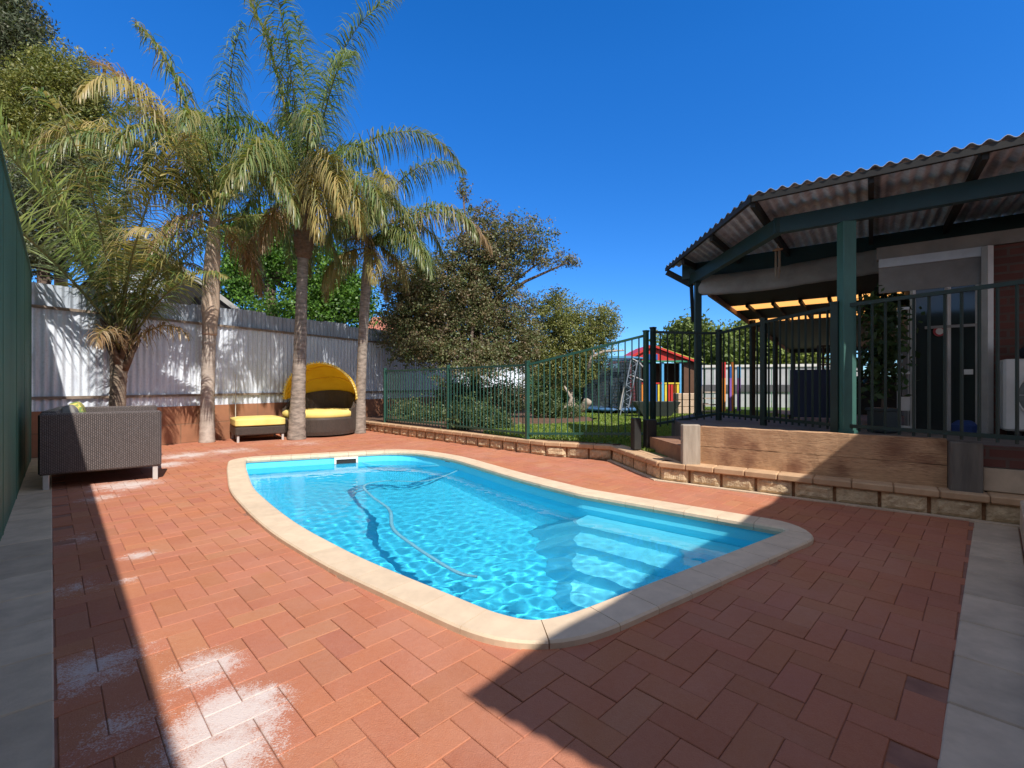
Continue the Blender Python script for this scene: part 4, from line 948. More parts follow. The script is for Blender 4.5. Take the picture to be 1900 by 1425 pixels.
# ------------------------------------------------------------------ palms
def frond(root, base, d0, L, droop, lf=.55, hang=.8, n=70, pal=((.13,.20,.045),(.2,.26,.06)), wd_=.022, plum=.5, tipc=None, stalk=.12, rr=.02):
    base = Vector(base); d = Vector(d0).normalized(); ns = 22; pts = [base]; dirs = [d.copy()]; g = Vector((0,0,-1))
    for i in range(ns):
        u = i/ns; d = (d+g*droop*(.25+1.5*u*u)/ns*2.2).normalized(); pts.append(pts[-1]+d*(L/ns)); dirs.append(d.copy())
    P_ = np.array([tuple(p) for p in pts]); D_a = np.array([tuple(x) for x in dirs]); V_ = []; Q = []; C = []
    # rachis as a tapering 4-sided tube
    rb = 0
    for i in range(ns+1):
        t_ = D_a[i]; a = np.cross(t_,[0,0,1.]); a = a/(np.linalg.norm(a)+1e-6); b = np.cross(t_,a); r = rr*(1-.85*i/ns)
        for (x,y) in ((1,0),(0,1),(-1,0),(0,-1)): V_.append(P_[i]+a*x*r+b*y*r)
    for i in range(ns):
        for k in range(4): Q.append((i*4+k,i*4+(k+1)%4,i*4+4+(k+1)%4,i*4+4+k)); C.append((.26,.25,.10))
    pal = np.array(pal)
    for s in range(n*2):
        u = stalk+(1-stalk)*((s//2)+random.random()*.6)/n; u = min(u,.995); x = u*ns; i = int(x); f = x-i
        p = P_[i]*(1-f)+P_[min(i+1,ns)]*f; t_ = D_a[i]; side = np.cross(t_,[0,0,1.]); side /= np.linalg.norm(side)+1e-6
        if s % 2: side = -side
        up = np.cross(side,t_)*(1 if s % 2 == 0 else -1); up = np.array([0,0,1.])-t_*t_[2]; up /= np.linalg.norm(up)+1e-6
        el = random.gauss(.25,plum); fw = .35+.9*u**3+random.gauss(0,.12)
        dd = side*math.cos(el)+up*math.sin(el)+t_*fw; dd /= np.linalg.norm(dd)
        ll = lf*(math.sin(math.pi*min(1,(u*.86+.12)))**.6)*random.uniform(.75,1.15); w_ = wd_*random.uniform(.8,1.2)
        c = pal[int(random.random()*len(pal))]*random.uniform(.8,1.2)
        if tipc is not None and random.random() < .12+.38*u: c = c*.4+np.array(tipc)*.6
        q = p; seg = 3; wv = np.cross(dd,[random.gauss(0,.3),random.gauss(0,.3),1]); wv /= np.linalg.norm(wv)+1e-6; o_ = len(V_)
        for k in range(seg+1):
            ww = w_*(1,1.0,.75,.15)[k]; V_.append(q-wv*ww/2); V_.append(q+wv*ww/2)
            if k < seg: dd = dd+np.array([0,0,-1.])*hang*(.35,.8,1.1)[k]; dd /= np.linalg.norm(dd); q = q+dd*ll/seg
        for k in range(seg): Q.append((o_+2*k,o_+2*k+1,o_+2*k+3,o_+2*k+2)); C.append(c)
    return raw_mesh('frond', np.array(V_), np.array(Q), M['frond'], root, np.array(C).clip(0,1))
QG = ((.10,.165,.055),(.15,.215,.075),(.22,.265,.10)); QY = ((.33,.29,.11),(.40,.33,.14),(.26,.26,.10)); QD = ((.34,.23,.12),(.28,.18,.10)); PG = ((.27,.36,.17),(.33,.42,.21),(.38,.46,.25))
def trunk(root, pts, rad, mat, rings=.12, name='trunk', n=12):
    c = catmull(pts, 14); k = len(c); rr = []
    for i in range(k):
        u = i/(k-1)*(len(rad)-1); a = int(min(u,len(rad)-2)); rr.append((rad[a]*(1-(u-a))+rad[a+1]*(u-a))*(1+.035*math.sin(c[i].z*2*math.pi/rings)+random.uniform(-.02,.02)))
    mb = MB(); mb.tube(c, rr, n); return mb.build(name, mat, root, smooth=True)
def palm_fronds(root, top, Y, specs, spread=.12):
    """specs: (px,py of the highest/turning point, depth offset, length, droop, palette, hang)"""
    for (px, py, dy, L, dr, pal, hg, tipc) in specs:
        tgt_ = P(px, py, Y+dy); b = Vector(top)+Vector((random.uniform(-spread,spread),random.uniform(-spread,spread),random.uniform(-.1,.25)))
        frond(root, b, tgt_-b, L, dr, .70, hg, 150, pal, .020, .55, tipc)
def rand_fronds(root, top, k, el0, el1, L, dr, pal, hg, tipc=None, lf=.6, avoid=None, n=90, wd_=.020, plum=.5):
    for i in range(k):
        az = 2*math.pi*(i+random.random()*.7)/k; el = random.uniform(el0, el1)
        frond(root, Vector(top)+Vector((math.cos(az)*.1,math.sin(az)*.1,random.uniform(-.15,.2))), Vector((math.cos(az)*math.cos(el),math.sin(az)*math.cos(el),math.sin(el))), L*random.uniform(.85,1.1), dr, lf, hg, n, pal, wd_, plum, tipc)
# centre palm (tallest)
p3 = thing('palm_tree', G(550,815), 'tallest palm tree in the middle, its trunk in front of the yellow daybed', 'palm tree', 'palms along the corrugated fence')
Y3 = 9.76; trunk(p3, [P(550,818,Y3),P(553,740,Y3),P(557,640,Y3),P(560,540,Y3),P(563,460,Y3),P(566,380,Y3),P(566,340,Y3)],[.185,.142,.122,.108,.105,.15,.10],M['trunk_grey'])
mb = MB(); s = catmull([P(563,480,Y3),P(564,450,Y3),P(565,415,Y3),P(566,380,Y3),P(566,345,Y3)],6); mb.tube(s,[.115+.10*math.sin(math.pi*i/(len(s)-1))**.7+random.uniform(-.02,.02) for i in range(len(s))],12); mb.build('fibre_collar', M['trunk_brown'], p3, smooth=True)
t3 = P(566,360,Y3)
palm_fronds(p3, t3, Y3, [
 (505,60,0,4.6,.75,QG,.8,(.33,.25,.10)),(560,60,.6,4.7,.55,QG,.7,None),(530,40,-.5,4.6,.6,QG,.8,None),(610,110,0,4.7,1.25,QG,.8,None),(600,200,-1,3.6,.9,QG,1.,None),
 (690,215,.2,3.9,1.45,QG,1.3,(.25,.2,.1)),(640,215,1.2,3.6,1.5,QG,1.2,None),(480,170,.3,3.6,1.4,QG,1.2,None),(440,190,-.3,3.6,1.5,QG,1.2,None),(500,220,-1.6,3.3,1.5,QG,1.2,(.3,.24,.08)),
 (606,225,-1.2,3.0,2.3,QY,1.3,(.50,.36,.14)),(590,235,-1.6,2.8,2.4,QY,1.3,(.50,.36,.14)),(640,260,-1.0,3.0,2.1,QY,1.3,(.45,.33,.12)),(470,260,1,3.0,1.8,QG,1.2,None),(540,150,1.3,4.0,.9,QG,.9,None)])
rand_fronds(p3, t3, 9, .25, .9, 3.2, 1.8, QG, 1.3, (.3,.24,.1), n=110)
rand_fronds(p3, t3+Vector((0,0,-.2)), 3, -.35, .1, 1.9, 1.6, QD, 1.4, (.4,.28,.16))
# palm behind-left with pale sheath
p2 = thing('palm_tree', G(384,822), 'palm tree with a straight pale grey trunk left of the yellow ottoman', 'palm tree', 'palms along the corrugated fence')
Y2 = 9.25; trunk(p2, [P(384,824,Y2),P(385,740,Y2),P(387,660,Y2),P(389,610,Y2)],[.14,.118,.115,.118],M['trunk_pale'],.16)
trunk(p2, [P(389,622,Y2),P(391,560,Y2),P(393,500,Y2),P(396,455,Y2),P(399,400,Y2)],[.122,.158,.142,.125,.09],basic('pinkish_crown_shaft',(.50,.38,.29),(.36,.28,.21),6,.7,40,.4,.006,stretch=(3,3,.3)),.5,'crown_shaft')
t2 = P(399,400,Y2)
palm_fronds(p2, t2, Y2, [
 (345,150,0,4.1,.95,QG,1.2,(.4,.3,.15)),(300,140,.5,4.2,1.1,QG,1.3,(.42,.3,.17)),(255,110,0,4.1,.65,QD,.9,(.40,.27,.2)),(330,215,-1,3.4,1.7,QY,1.3,(.45,.33,.12)),(290,250,-.6,3.3,1.8,QY,1.3,(.45,.33,.12)),
 (420,180,0,3.6,1.3,QG,1.3,None),(450,250,.7,3.2,1.7,QG,1.3,None),(470,290,-.6,3.0,1.9,QG,1.3,(.3,.25,.1)),(250,260,.3,3.4,1.7,QY,1.3,(.45,.3,.14)),(380,200,-1.2,3.4,1.4,QG,1.2,(.35,.28,.1)),(370,160,1.2,3.8,1.2,QG,1.2,None)])
rand_fronds(p2, t2, 8, .3, .9, 2.9, 1.9, QG, 1.3, (.32,.25,.1), n=110)
rand_fronds(p2, t2+Vector((0,0,-.15)), 2, -.4, 0, 1.7, 1.5, QD, 1.4, (.4,.28,.16))
# right palm
p4 = thing('palm_tree', G(668,804), 'slender palm tree right of the yellow daybed', 'palm tree', 'palms along the corrugated fence')
Y4 = 10.95; trunk(p4, [P(667,806,Y4),P(669,740,Y4),P(672,660,Y4),P(676,580,Y4),P(680,520,Y4),P(684,460,Y4)],[.15,.115,.108,.115,.115,.09],M['trunk_grey'])
t4 = P(684,450,Y4)
palm_fronds(p4, t4, Y4, [
 (740,310,0,3.2,1.3,QG,1.2,(.3,.25,.1)),(810,350,.3,3.5,1.5,QD,1.2,(.42,.3,.16)),(800,330,-.5,3.3,1.6,QG,1.2,(.4,.3,.15)),(620,350,0,2.6,1.6,QG,1.2,None),(650,320,.6,2.7,1.5,QG,1.2,None),(700,330,-.8,2.6,1.6,QY,1.2,(.35,.3,.1)),(760,400,-.4,2.4,1.9,QG,1.2,None),(690,340,1,2.8,1.4,QG,1.2,None)])
rand_fronds(p4, t4, 9, .2, .9, 2.1, 2.0, QG, 1.2, (.28,.26,.08))
rand_fronds(p4, t4+Vector((0,0,-.15)), 5, -.3, .1, 1.5, 1.8, QY, 1.3, (.4,.3,.14), lf=.5)
# short thick palm by the sofa, long stiff fronds
p1 = thing('palm_tree', G(217,839), 'short thick palm tree with huge stiff fronds behind the wicker sofa', 'palm tree', 'palms along the corrugated fence')
Y1 = 7.95; trunk(p1, [P(216,842,Y1),P(217,780,Y1),P(219,720,Y1),P(222,660,Y1)],[.15,.12,.112,.13],basic('ringed_brown_bark',(.34,.27,.20),(.14,.10,.075),8,.9,40,.9,.015,stretch=(1,1,3)),.09)
mb = MB(); b0 = P(224,672,Y1)
for k in range(13):
    a_ = k*2.4; r0 = .07; o_ = Vector((math.cos(a_),math.sin(a_),0)); h0 = -.12+.035*k
    mb.tube([b0+Vector((0,0,h0))+o_*r0*.6, b0+Vector((0,0,h0+.18))+o_*(r0+.07), b0+Vector((0,0,h0+.42))+o_*(r0+.20)],[.075,.055,.018],6)
mb.build('boot', M['trunk_brown'], p1, smooth=True)
t1 = P(226,640,Y1)
def stiff(px, py, dy, L, dr, pal, hg, lf=.75, tipc=None, n=90):
    tgt_ = P(px, py, Y1+dy); b = t1+Vector((random.uniform(-.1,.1),random.uniform(-.1,.1),random.uniform(-.05,.15))); frond(p1, b, tgt_-b, L, dr, lf, hg, n, pal, .022, .22, tipc, .22, .028)
stiff(148,452,-.4,4.7,1.15,PG,.12,.80,None,150); stiff(110,475,-.9,4.6,1.25,PG,.12,.78,None,150); stiff(215,400,.3,3.3,.8,PG,.25,.7,None,110)
stiff(235,300,0,4.4,.8,QG,.6,.7,(.5,.40,.2)); stiff(270,320,-.5,3.9,1.0,QY,.8,.7,(.5,.40,.2)); stiff(320,420,0,3.0,1.1,QG,.8,.65,(.42,.32,.14)); stiff(335,480,-.3,2.6,.9,QG,.7,.5,(.4,.3,.12))
stiff(200,260,.5,4.2,.8,QG,.6,.7,(.42,.34,.17)); stiff(250,380,-.9,3.0,1.1,QY,.9,.6,(.48,.34,.16)); stiff(300,470,.8,2.8,1.1,QG,.8,.6,(.4,.3,.14)); stiff(150,470,.5,2.6,1.1,QG,.8,.5,(.4,.32,.16))
rand_fronds(p1, t1, 8, 1.0, 1.4, 3.9, 1.1, QG, .7, (.42,.32,.15), .55, n=80)
rand_fronds(p1, t1, 3, .6, .9, 1.1, 1.5, QD, 1.0, (.45,.38,.28), .4, n=45)
# ------------------------------------------------------------------ sofa
ws = thing('wicker_sofa', (-4.9,5.9,0), 'grey brown woven wicker sofa beside the green wall', 'sofa')
fl_, fr_ = Vector((-5.06,5.00)), Vector((-4.23,5.66)); fd = (fr_-fl_).normalized(); bk = Vector((-fd.y, fd.x)); ang = math.atan2(fd.y, fd.x)
Wd, Ln = (fr_-fl_).length, 1.85
def sp(a, b): return fl_+fd*a+bk*b
def arm(b0, z1=.83):
    mb = MB(); c = sp(Wd/2, b0+.06); mb.box((c.x,c.y,(.165+z1)/2),(Wd,.12,z1-.165),ang,bev=.018); return mb.build('arm', M['wicker'], ws)
arm(0); arm(Ln-.12)
mb = MB(); c = sp(.07, Ln/2); mb.box((c.x,c.y,.50),(.13,Ln-.25,.70),ang,bev=.018); mb.build('backrest', M['wicker'], ws)
mb = MB(); c = sp(Wd/2+.06, Ln/2); mb.box((c.x,c.y,.27),(Wd-.14,Ln-.25,.20),ang,bev=.015); mb.build('seat', M['wicker'], ws)
for a_, b_ in ((.06,.05),(Wd-.06,.05),(.06,Ln-.06),(Wd-.06,Ln-.06)):
    mb = MB(); c = sp(a_, b_); mb.box((c.x,c.y,.083),(.05,.05,.166),ang,bev=.004); mb.build('leg', M['alu'], ws)
def cushion(name, c, size, mat, rz, rx=0, ry=0, lab='', cat='cushion', par=None):
    bm = bmesh.new(); bmesh.ops.create_cube(bm, size=1); bmesh.ops.subdivide_edges(bm, edges=bm.edges[:], cuts=7, use_grid_fill=True)
    for v in bm.verts:
        x, y, z = v.co*2; k = 1-.10*(x*x*x*x+y*y*y*y); v.co.x = x/2*(1-.04*y*y)*size[0]; v.co.y = y/2*(1-.04*x*x)*size[1]; v.co.z = z/2*size[2]*(1-.35*max(abs(x),abs(y))**4)
    Mx = Matrix.Translation(Vector(c)) @ Matrix.Rotation(rz,4,'Z') @ Matrix.Rotation(rx,4,'X') @ Matrix.Rotation(ry,4,'Y')
    if par is not None: Mx = Matrix.Translation(-par.location) @ Mx
    bm.transform(Mx); me = bpy.data.meshes.new(name); bm.to_mesh(me); bm.free(); me.materials.append(mat); me.shade_smooth()
    o = bpy.data.objects.new(name, me); col.objects.link(o)
    if par is not None: o.parent = par
    elif lab: tag(o, lab, cat)
    return o
c = sp(Wd/2+.06, Ln/2); cushion('seat_cushion', (c.x,c.y,.44), (Wd-.16,Ln-.27,.14), M['canvas'], ang, lab='grey seat cushion on the wicker sofa')
c = sp(.24,1.25); cushion('pillow', (c.x,c.y,.71), (.14,.42,.42), M['cushion_green'], ang, 0, -.25, lab='green and yellow pillow leaning on the sofa back')
c = sp(.22,.72); cushion('pillow', (c.x,c.y,.70), (.13,.42,.40), M['canvas'], ang, 0, -.25, lab='grey pillow on the sofa back in the shade')
# ------------------------------------------------------------------ daybed with canopy and its ottoman
dbc = Vector(((594-CX)*10.75/F, 10.75)); db = thing('daybed', (*dbc,0), 'round dark wicker daybed with a yellow folding canopy', 'daybed')
rD = .80
mb = MB(); mb.lathe((*dbc,0),[(rD-.08,.03),(rD-.02,.04),(rD,.12),(rD,.38),(rD-.03,.42),(.0,.42)],40); mb.build('base', M['wicker_dark'], db, smooth=False)
mb = MB(); mb.lathe((*dbc,0),[(rD-.04,.42),(rD-.02,.44),(rD-.02,.53),(rD-.08,.565),(0,.57)],40); mb.build('mattress', M['cushion'], db, smooth=True)
mb = MB(); nb2 = 28; vs = []
for k in range(nb2+1):
    a_ = R(-12)+(math.pi+R(24))*k/nb2; hgt = .60+.40*max(0,math.sin(max(0,min(math.pi,a_))))**.6
    for (r, z) in ((rD,.36),(rD,hgt),(rD-.07,hgt),(rD-.07,.36)): vs.append((dbc.x+r*math.cos(a_),dbc.y+r*math.sin(a_),z))
fs = [(k*4+q,k*4+(q+1)%4,k*4+4+(q+1)%4,k*4+4+q)[::-1] for k in range(nb2) for q in range(4)]+[(0,1,2,3),(nb2*4+3,nb2*4+2,nb2*4+1,nb2*4)]
mb.add(vs, fs); mb.build('backrest', M['wicker_dark'], db)
hz_ = .80; rC = rD+.03; nt_, nf = 28, 12
def canp(i, j, dr=0):
    th = math.pi*i/nt_; ph = R(99)-R(89)*j/nf+ (0); r = rC+dr; sag = 1+.015*math.sin(j*math.pi*3/nf*2)
    # arc hinged at both sides, swept back
    return (dbc.x+r*math.cos(th), dbc.y+.02+r*math.sin(th)*math.cos(ph)*.95*sag, hz_+r*math.sin(th)*math.sin(ph)*1.0*sag)
vs = [canp(i,j) for j in range(nf+1) for i in range(nt_+1)]+[canp(i,j,-.008) for j in range(nf+1) for i in range(nt_+1)]
o2 = (nt_+1)*(nf+1); fs = []
for j in range(nf):
    for i in range(nt_):
        a_ = j*(nt_+1)+i; f = (a_,a_+1,a_+nt_+2,a_+nt_+1); fs += [f, tuple(x+o2 for x in f[::-1])]
for i in range(nt_): fs += [(i,i+o2,i+1+o2,i+1)]
yc = newmat('yellow_canopy_canvas'); 
t = yc[1]; b = yc[2]; b.inputs['Base Color'].default_value = (.84,.47,.02,1); b.inputs['Roughness'].default_value = .8
vw = wpos(t); cc = mix(t, ramp(t, noise(t,vw,4,4), [(.35,0),(.7,1)]), (.92,.66,.04), (.86,.58,.03)); t.links.new(cc, b.inputs['Base Color'])
tr = N(t,'ShaderNodeBsdfTranslucent'); tr.inputs[0].default_value = (.95,.68,.04,1); ms = N(t,'ShaderNodeMixShader'); ms.inputs[0].default_value = .4
t.links.new(b.outputs[0],ms.inputs[1]); t.links.new(tr.outputs[0],ms.inputs[2]); t.links.new(ms.outputs[0],t.nodes['Material Output'].inputs[0])
mb = MB(); mb.add(vs, fs); cano = mb.build('canopy', yc[0], db, smooth=True)
for j in (0,4,8,12):
    mb = MB(); mb.tube([canp(i,j,-.02 if j else .005) for i in range(nt_+1)],.012 if j else .016,6); mb.build('rib', M['cushion'] if j == 0 else M['yellow'], cano, smooth=True)
mb = MB()
for k in range(40):                                      # scalloped trim along the front rim
    th = math.pi*(k+.5)/40; r = rC+.018; mb.box((dbc.x+r*math.cos(th),dbc.y-.12*math.sin(th)+.0,hz_+r*math.sin(th)),(.03,.012,.028),0,ry=math.pi/2-th)
mb.build('trim', M['cushion'], cano)
ot = thing('ottoman', (-5.4,9.7,0), 'low wicker ottoman with a pale yellow cushion between two palm trunks', 'ottoman')
oa, ob = G(440,822), G(532,817); od = Vector((.80,.60)); obk = Vector((-od.y,od.x)); oang = math.atan2(od.y,od.x); ow_ = .90; ol = .95
oc = oa.xy+od*(ow_/2-.03)+obk*ol/2
mb = MB(); mb.box((oc.x,oc.y,.215),(ow_,ol,.17),oang,bev=.02); mb.build('base', M['wicker_dark'], ot)
cushion('cushion', (oc.x,oc.y,.385), (ow_+.02,ol+.02,.19), M['cushion'], oang, par=ot)
for a_ in (-1,1):
    for b_ in (-1,1):
        q = oc+od*a_*(ow_/2-.05)+obk*b_*(ol/2-.05); mb = MB(); mb.box((q.x,q.y,.066),(.04,.04,.134),oang); mb.build('leg', M['alu'], ot)

# ------------------------------------------------------------------ buildings behind the fence
sh = thing('shed', (*P(330,600,14).xy,0), 'old iron shed with a steep grey gable roof behind the silver fence', 'shed')
Ys = 13.5; ap = P(258,438,Ys); re_ = P(445,578,Ys); le = P(165,600,Ys); dv = Vector((-1.6,4.2,0)); dvl = Vector((-2.6,1.5,0))
def slope(name, a, b, c, d, mat, lamn):
    # corrugated slope between edge a-b (top) and d-c (bottom)
    vs = []; k = lamn*6
    nrm = ((Vector(b)-Vector(a)).cross(Vector(d)-Vector(a))).normalized()
    for i in range(k+1):
        u = i/k; o_ = nrm*.02*math.sin(2*math.pi*lamn*u); vs += [Vector(a).lerp(Vector(b),u)+o_, Vector(d).lerp(Vector(c),u)+o_]
    mb = MB(); mb.add(vs, [(2*i,2*i+1,2*i+3,2*i+2) for i in range(k)]); return mb.build(name, mat, sh)
rg = ap+dv; slope('roof', ap, rg, re_+dv, re_, M['galv'], 26)
slope('roof', P(300,500,Ys-.3), P(235,500,Ys-.8)+Vector((-1,.6,0)), P(210,600,Ys-1.6)+Vector((-1,.6,0)), P(318,600,Ys-1.2), M['galv_top'], 20)
mb = MB(); lee = Vector((ap.x-(re_.x-ap.x)*.9, ap.y, re_.z)); mb.add([ap,re_,Vector((re_.x,re_.y,0)),Vector((lee.x,lee.y,0)),lee],[(0,4,3,2,1)])
mb.add([re_,re_+dv,(re_+dv)*1,Vector((re_.x,re_.y,0))],[]); mb.beam(Vector((re_.x,re_.y+.05,re_.z/2)),Vector((re_.x+dv.x,re_.y+dv.y,re_.z/2)),.05,re_.z-.1); mb.build('wall', M['dark'], sh)
mb = MB(); mb.beam(ap+Vector((0,-.06,.02)),re_+Vector((.1,-.06,-.06)),.05,.12); mb.build('barge_board', flat('grey_white_board',(.42,.42,.40),.6), sh)
slope('roof', ap, rg, lee+dv, lee, M['galv'], 26)
tn = thing('neighbour_house', (*P(740,620,24).xy,0), 'terracotta roofed house glimpsed through the bronze tree', 'house')
mb = MB(); r0, r1 = P(690,588,24), P(815,588,24); f0, f1 = P(670,625,22.3), P(830,625,22.3); g0, g1 = r0+V(-.5,3,-1.2), r1+V(.5,3,-1.2)
mb.add([r0,r1,f1,f0,g0,g1],[(3,2,1,0),(0,1,5,4),(2,5,1),(3,0,4)]); mb.build('roof', basic('terracotta_tiles',(.45,.17,.11),(.32,.12,.08),10,.8,8,.8,.05), tn)
mb = MB(); mb.prism([(f0.x+.3,f0.y+.2),(f1.x-.3,f1.y+.2),(g1.x-.6,g1.y-.3),(g0.x+.6,g0.y-.3)],0,f0.z-.03); mb.build('wall', M['orange_brick'], tn)
# far white boundary fence beyond the lawn
wf = thing('white_fence', (*P(1400,760,18).xy,.2), 'pale panel fence far behind the lawn and patio', 'fence')
a, b = P(1250,760,19.5).xy, P(1600,760,17.5).xy
mb = MB(); L = (b-a).length; k = int(L/.30)
for i in range(k):
    p = a.lerp(b,(i+.5)/k); g_ = .85+.2*random.random(); mb.box((p.x,p.y,1.05),(L/k-.03,.03,1.65),math.atan2((b-a).y,(b-a).x),col=(g_,g_,g_))
mb.build('paling', basic('pale_fence_paint',(.55,.56,.58),(.46,.47,.50),4,.7,attr=True), wf)
mb = MB()
for z in (1.87,): mb.beam((a.x,a.y-.03,z),(b.x,b.y-.03,z),.08,.10)
mb.build('top_rail', M['white'], wf)
mb = MB(); mb.beam((a.x,a.y-.05,.98),(b.x,b.y-.05,.98),.05,.28); mb.build('mid_band', flat('dark_grey_band',(.10,.10,.11),.7), wf)
# boundary fence closing the back of the garden
gf = thing('back_fence', (0,24,0), 'green grey steel fence at the far end of the garden', 'fence')
corr('sheet', (-9,24), (16,22.5), 0, 1.9, .2, .02, M['green_panel'], gf, 6, True)
mb = MB(); mb.beam((-9,24,1.92),(16,22.5,1.92),.06,.06); mb.build('rail', M['green_panel'], gf)

# ------------------------------------------------------------------ playhouse
ph = thing('playhouse', (*P(1250,770,16.5).xy,.235), 'brightly painted red, blue and yellow raised playhouse on the lawn', 'playhouse')
red = flat('red_paint',(.55,.03,.025)); yel = flat('yellow_paint',(.75,.58,.05)); blu = flat('sky_blue_paint',(.10,.40,.75)); dbl = flat('dark_blue_paint',(.02,.10,.35)); org = flat('orange_paint',(.75,.25,.03)); pur = flat('purple_paint',(.25,.12,.45)); brn = flat('brown_boards',(.12,.06,.035)); lime = flat('lime_paint',(.42,.50,.09))
Yp = 16.5; 
def pz(py, Y=Yp): return H-(py-CY)*Y/F
def px_(x, Y=Yp): return (x-CX)*Y/F
fz = pz(748); ez = pz(671); rz_ = pz(643)
mb = MB(); mb.box((px_(1245),Yp+.9,fz-.04),(px_(1305)-px_(1168),1.9,.08)); mb.build('floor', brn, ph)
for x in (1170,1215,1262,1303):
    mb = MB(); mb.box((px_(x),Yp,(fz+.235)/2),(.1,.1,fz-.235)); mb.build('stump', brn, ph)
# gable front: boards
mb = MB(); xa, xb, xm = px_(1160), px_(1292), px_(1208)
mb.add([(xa,Yp-.05,ez),(xb,Yp-.05,ez),(xm,Yp-.05,rz_),(xa,Yp-.01,ez),(xb,Yp-.01,ez),(xm,Yp-.01,rz_)],[(0,1,2),(5,4,3),(0,3,4,1),(1,4,5,2),(2,5,3,0)]); mb.build('gable', red, ph)
mb = MB(); mb.box((xm,Yp-.07,ez+.16),(.42,.03,.20)); mb.build('gable_panel', dbl, ph)
mb = MB(); mb.box((xm,Yp-.08,ez+.01),(xb-xa,.05,.06)); mb.build('lintel', flat('green_paint',(.03,.22,.12)), ph)
mb = MB(); mb.beam((xa-.1,Yp-.1,ez-.02),(xm,Yp-.1,rz_+.03),.12,.07); mb.beam((xb+.1,Yp-.1,ez-.06),(xm,Yp-.1,rz_+.03),.12,.07); mb.build('barge_board', red, ph)
mb = MB(); d_ = 2.0
vs = [(xm,Yp-.15,rz_+.07),(xm,Yp+d_,rz_+.07),(xb+.25,Yp+d_,ez-.03),(xb+.25,Yp-.15,ez-.03)]; mb.add(vs+[(v[0],v[1],v[2]-.03) for v in vs],[(0,3,2,1),(4,5,6,7),(0,1,5,4),(1,2,6,5),(2,3,7,6),(3,0,4,7)])
mb.build('roof', lime, ph)
mb = MB(); vs = [(xm,Yp-.15,rz_+.07),(xm,Yp+d_,rz_+.07),(xa-.25,Yp+d_,ez-.03),(xa-.25,Yp-.15,ez-.03)]; mb.add(vs+[(v[0],v[1],v[2]-.03) for v in vs],[(0,1,2,3),(7,6,5,4),(1,0,4,5),(2,1,5,6),(3,2,6,7),(0,3,7,4)]); mb.build('roof', red, ph)
mb = MB(); mb.box((px_(1232),Yp+1.2,(fz+ez)/2),(px_(1300)-px_(1168),.06,ez-fz)); mb.build('back_wall', brn, ph)
mb = MB(); mb.box((px_(1300),Yp+.6,(fz+ez)/2),(.06,1.3,ez-fz)); mb.build('side_wall', dbl, ph)
mb = MB(); mb.box((px_(1285),Yp+.05,(fz+ez)/2+.02),(px_(1303)-px_(1272),.05,ez-fz+.1)); mb.build('front_boards', brn, ph)
for x, mt in ((1171,red),(1229,blu),(1262,blu),(1205,dbl)):
    mb = MB(); mb.box((px_(x),Yp-.02,(fz+ez)/2),(.075,.075,ez-fz)); mb.build('porch_post', mt, ph)
for x0, x1 in ((1173,1227),(1232,1260)):
    cs_ = [red,yel,org,blu,red,dbl,yel] if x0 < 1200 else [yel,red,red,org,yel]
    kk = len(cs_)*1
    for i, mt in enumerate(cs_):
        mb = MB(); mb.box((px_(x0+(x1-x0)*(i+.5)/kk),Yp-.03,fz+.35),(px_(x0+(x1-x0)/kk)-px_(x0)-.03,.02,.62)); mb.build('baluster', mt, ph)
    mb = MB(); mb.box((px_((x0+x1)/2),Yp-.03,fz+.70),(px_(x1)-px_(x0),.05,.05)); mb.build('handrail', yel if x0 > 1200 else red, ph)
# sandstone / timber block and steps beside it
bs = thing('stone_block', (*P(1275,780,14.5).xy,.235), 'pale sandstone block stack below the playhouse', 'stone block')
mb = MB()
for r_ in range(3):
    for k in range(2):
        q = P(1264+22*k,760,14.4); mb.box((q.x,q.y,.235+.11+.21*r_),(.35,.4,.2),.05,bev=.015,col=None)
mb.build('stones', basic('pale_sandstone',(.58,.44,.32),(.46,.34,.24),7,.9,40,.5,.01), bs)
ls = thing('wooden_steps', (*P(1320,780,14.5).xy,.235), 'short open wooden steps behind the patio posts', 'steps')
for k in range(4):
    q = P(1316,770,14.4+.15*k); mb = MB(); mb.box((q.x,q.y,.32+.19*k),(.40,.16,.04)); mb.build('tread', M['sleeper_grey'], ls)
mb = MB()
for s_ in (-1,1):
    a, b = P(1316,770,14.3), P(1316,770,15.0); mb.beam((a.x+.22*s_,a.y,.25),(b.x+.22*s_,b.y,1.05),.03,.12)
mb.build('stringer', M['old_post'], ls)
# dark planter trough on the lawn
tr_ = thing('planter', (*P(1215,770,13).xy,.235), 'dark boat shaped planter trough on legs on the lawn', 'planter')
q = P(1216,757,13); mb = MB()
vs = []
for (hw_, hd, z) in ((.38,.18,pz(771,13)),(.62,.27,pz(745,13)),(.57,.23,pz(745,13)),(.34,.14,pz(768,13))):
    vs += [(q.x-hw_,q.y-hd,z),(q.x+hw_,q.y-hd,z),(q.x+hw_,q.y+hd,z),(q.x-hw_,q.y+hd,z)]
fs = [(3,2,1,0)]+[(k*4+i,k*4+(i+1)%4,k*4+4+(i+1)%4,k*4+4+i) for k in range(3) for i in range(4)]+[(12,13,14,15)]
mb.add(vs, fs); mb.build('trough', flat('dark_grey_green_metal',(.03,.04,.035),.6), tr_)
for s_ in (-.3,.3):
    mb = MB(); mb.box((q.x+s_,q.y,.26),(.05,.3,.12)); mb.build('leg', M['dark'], tr_)
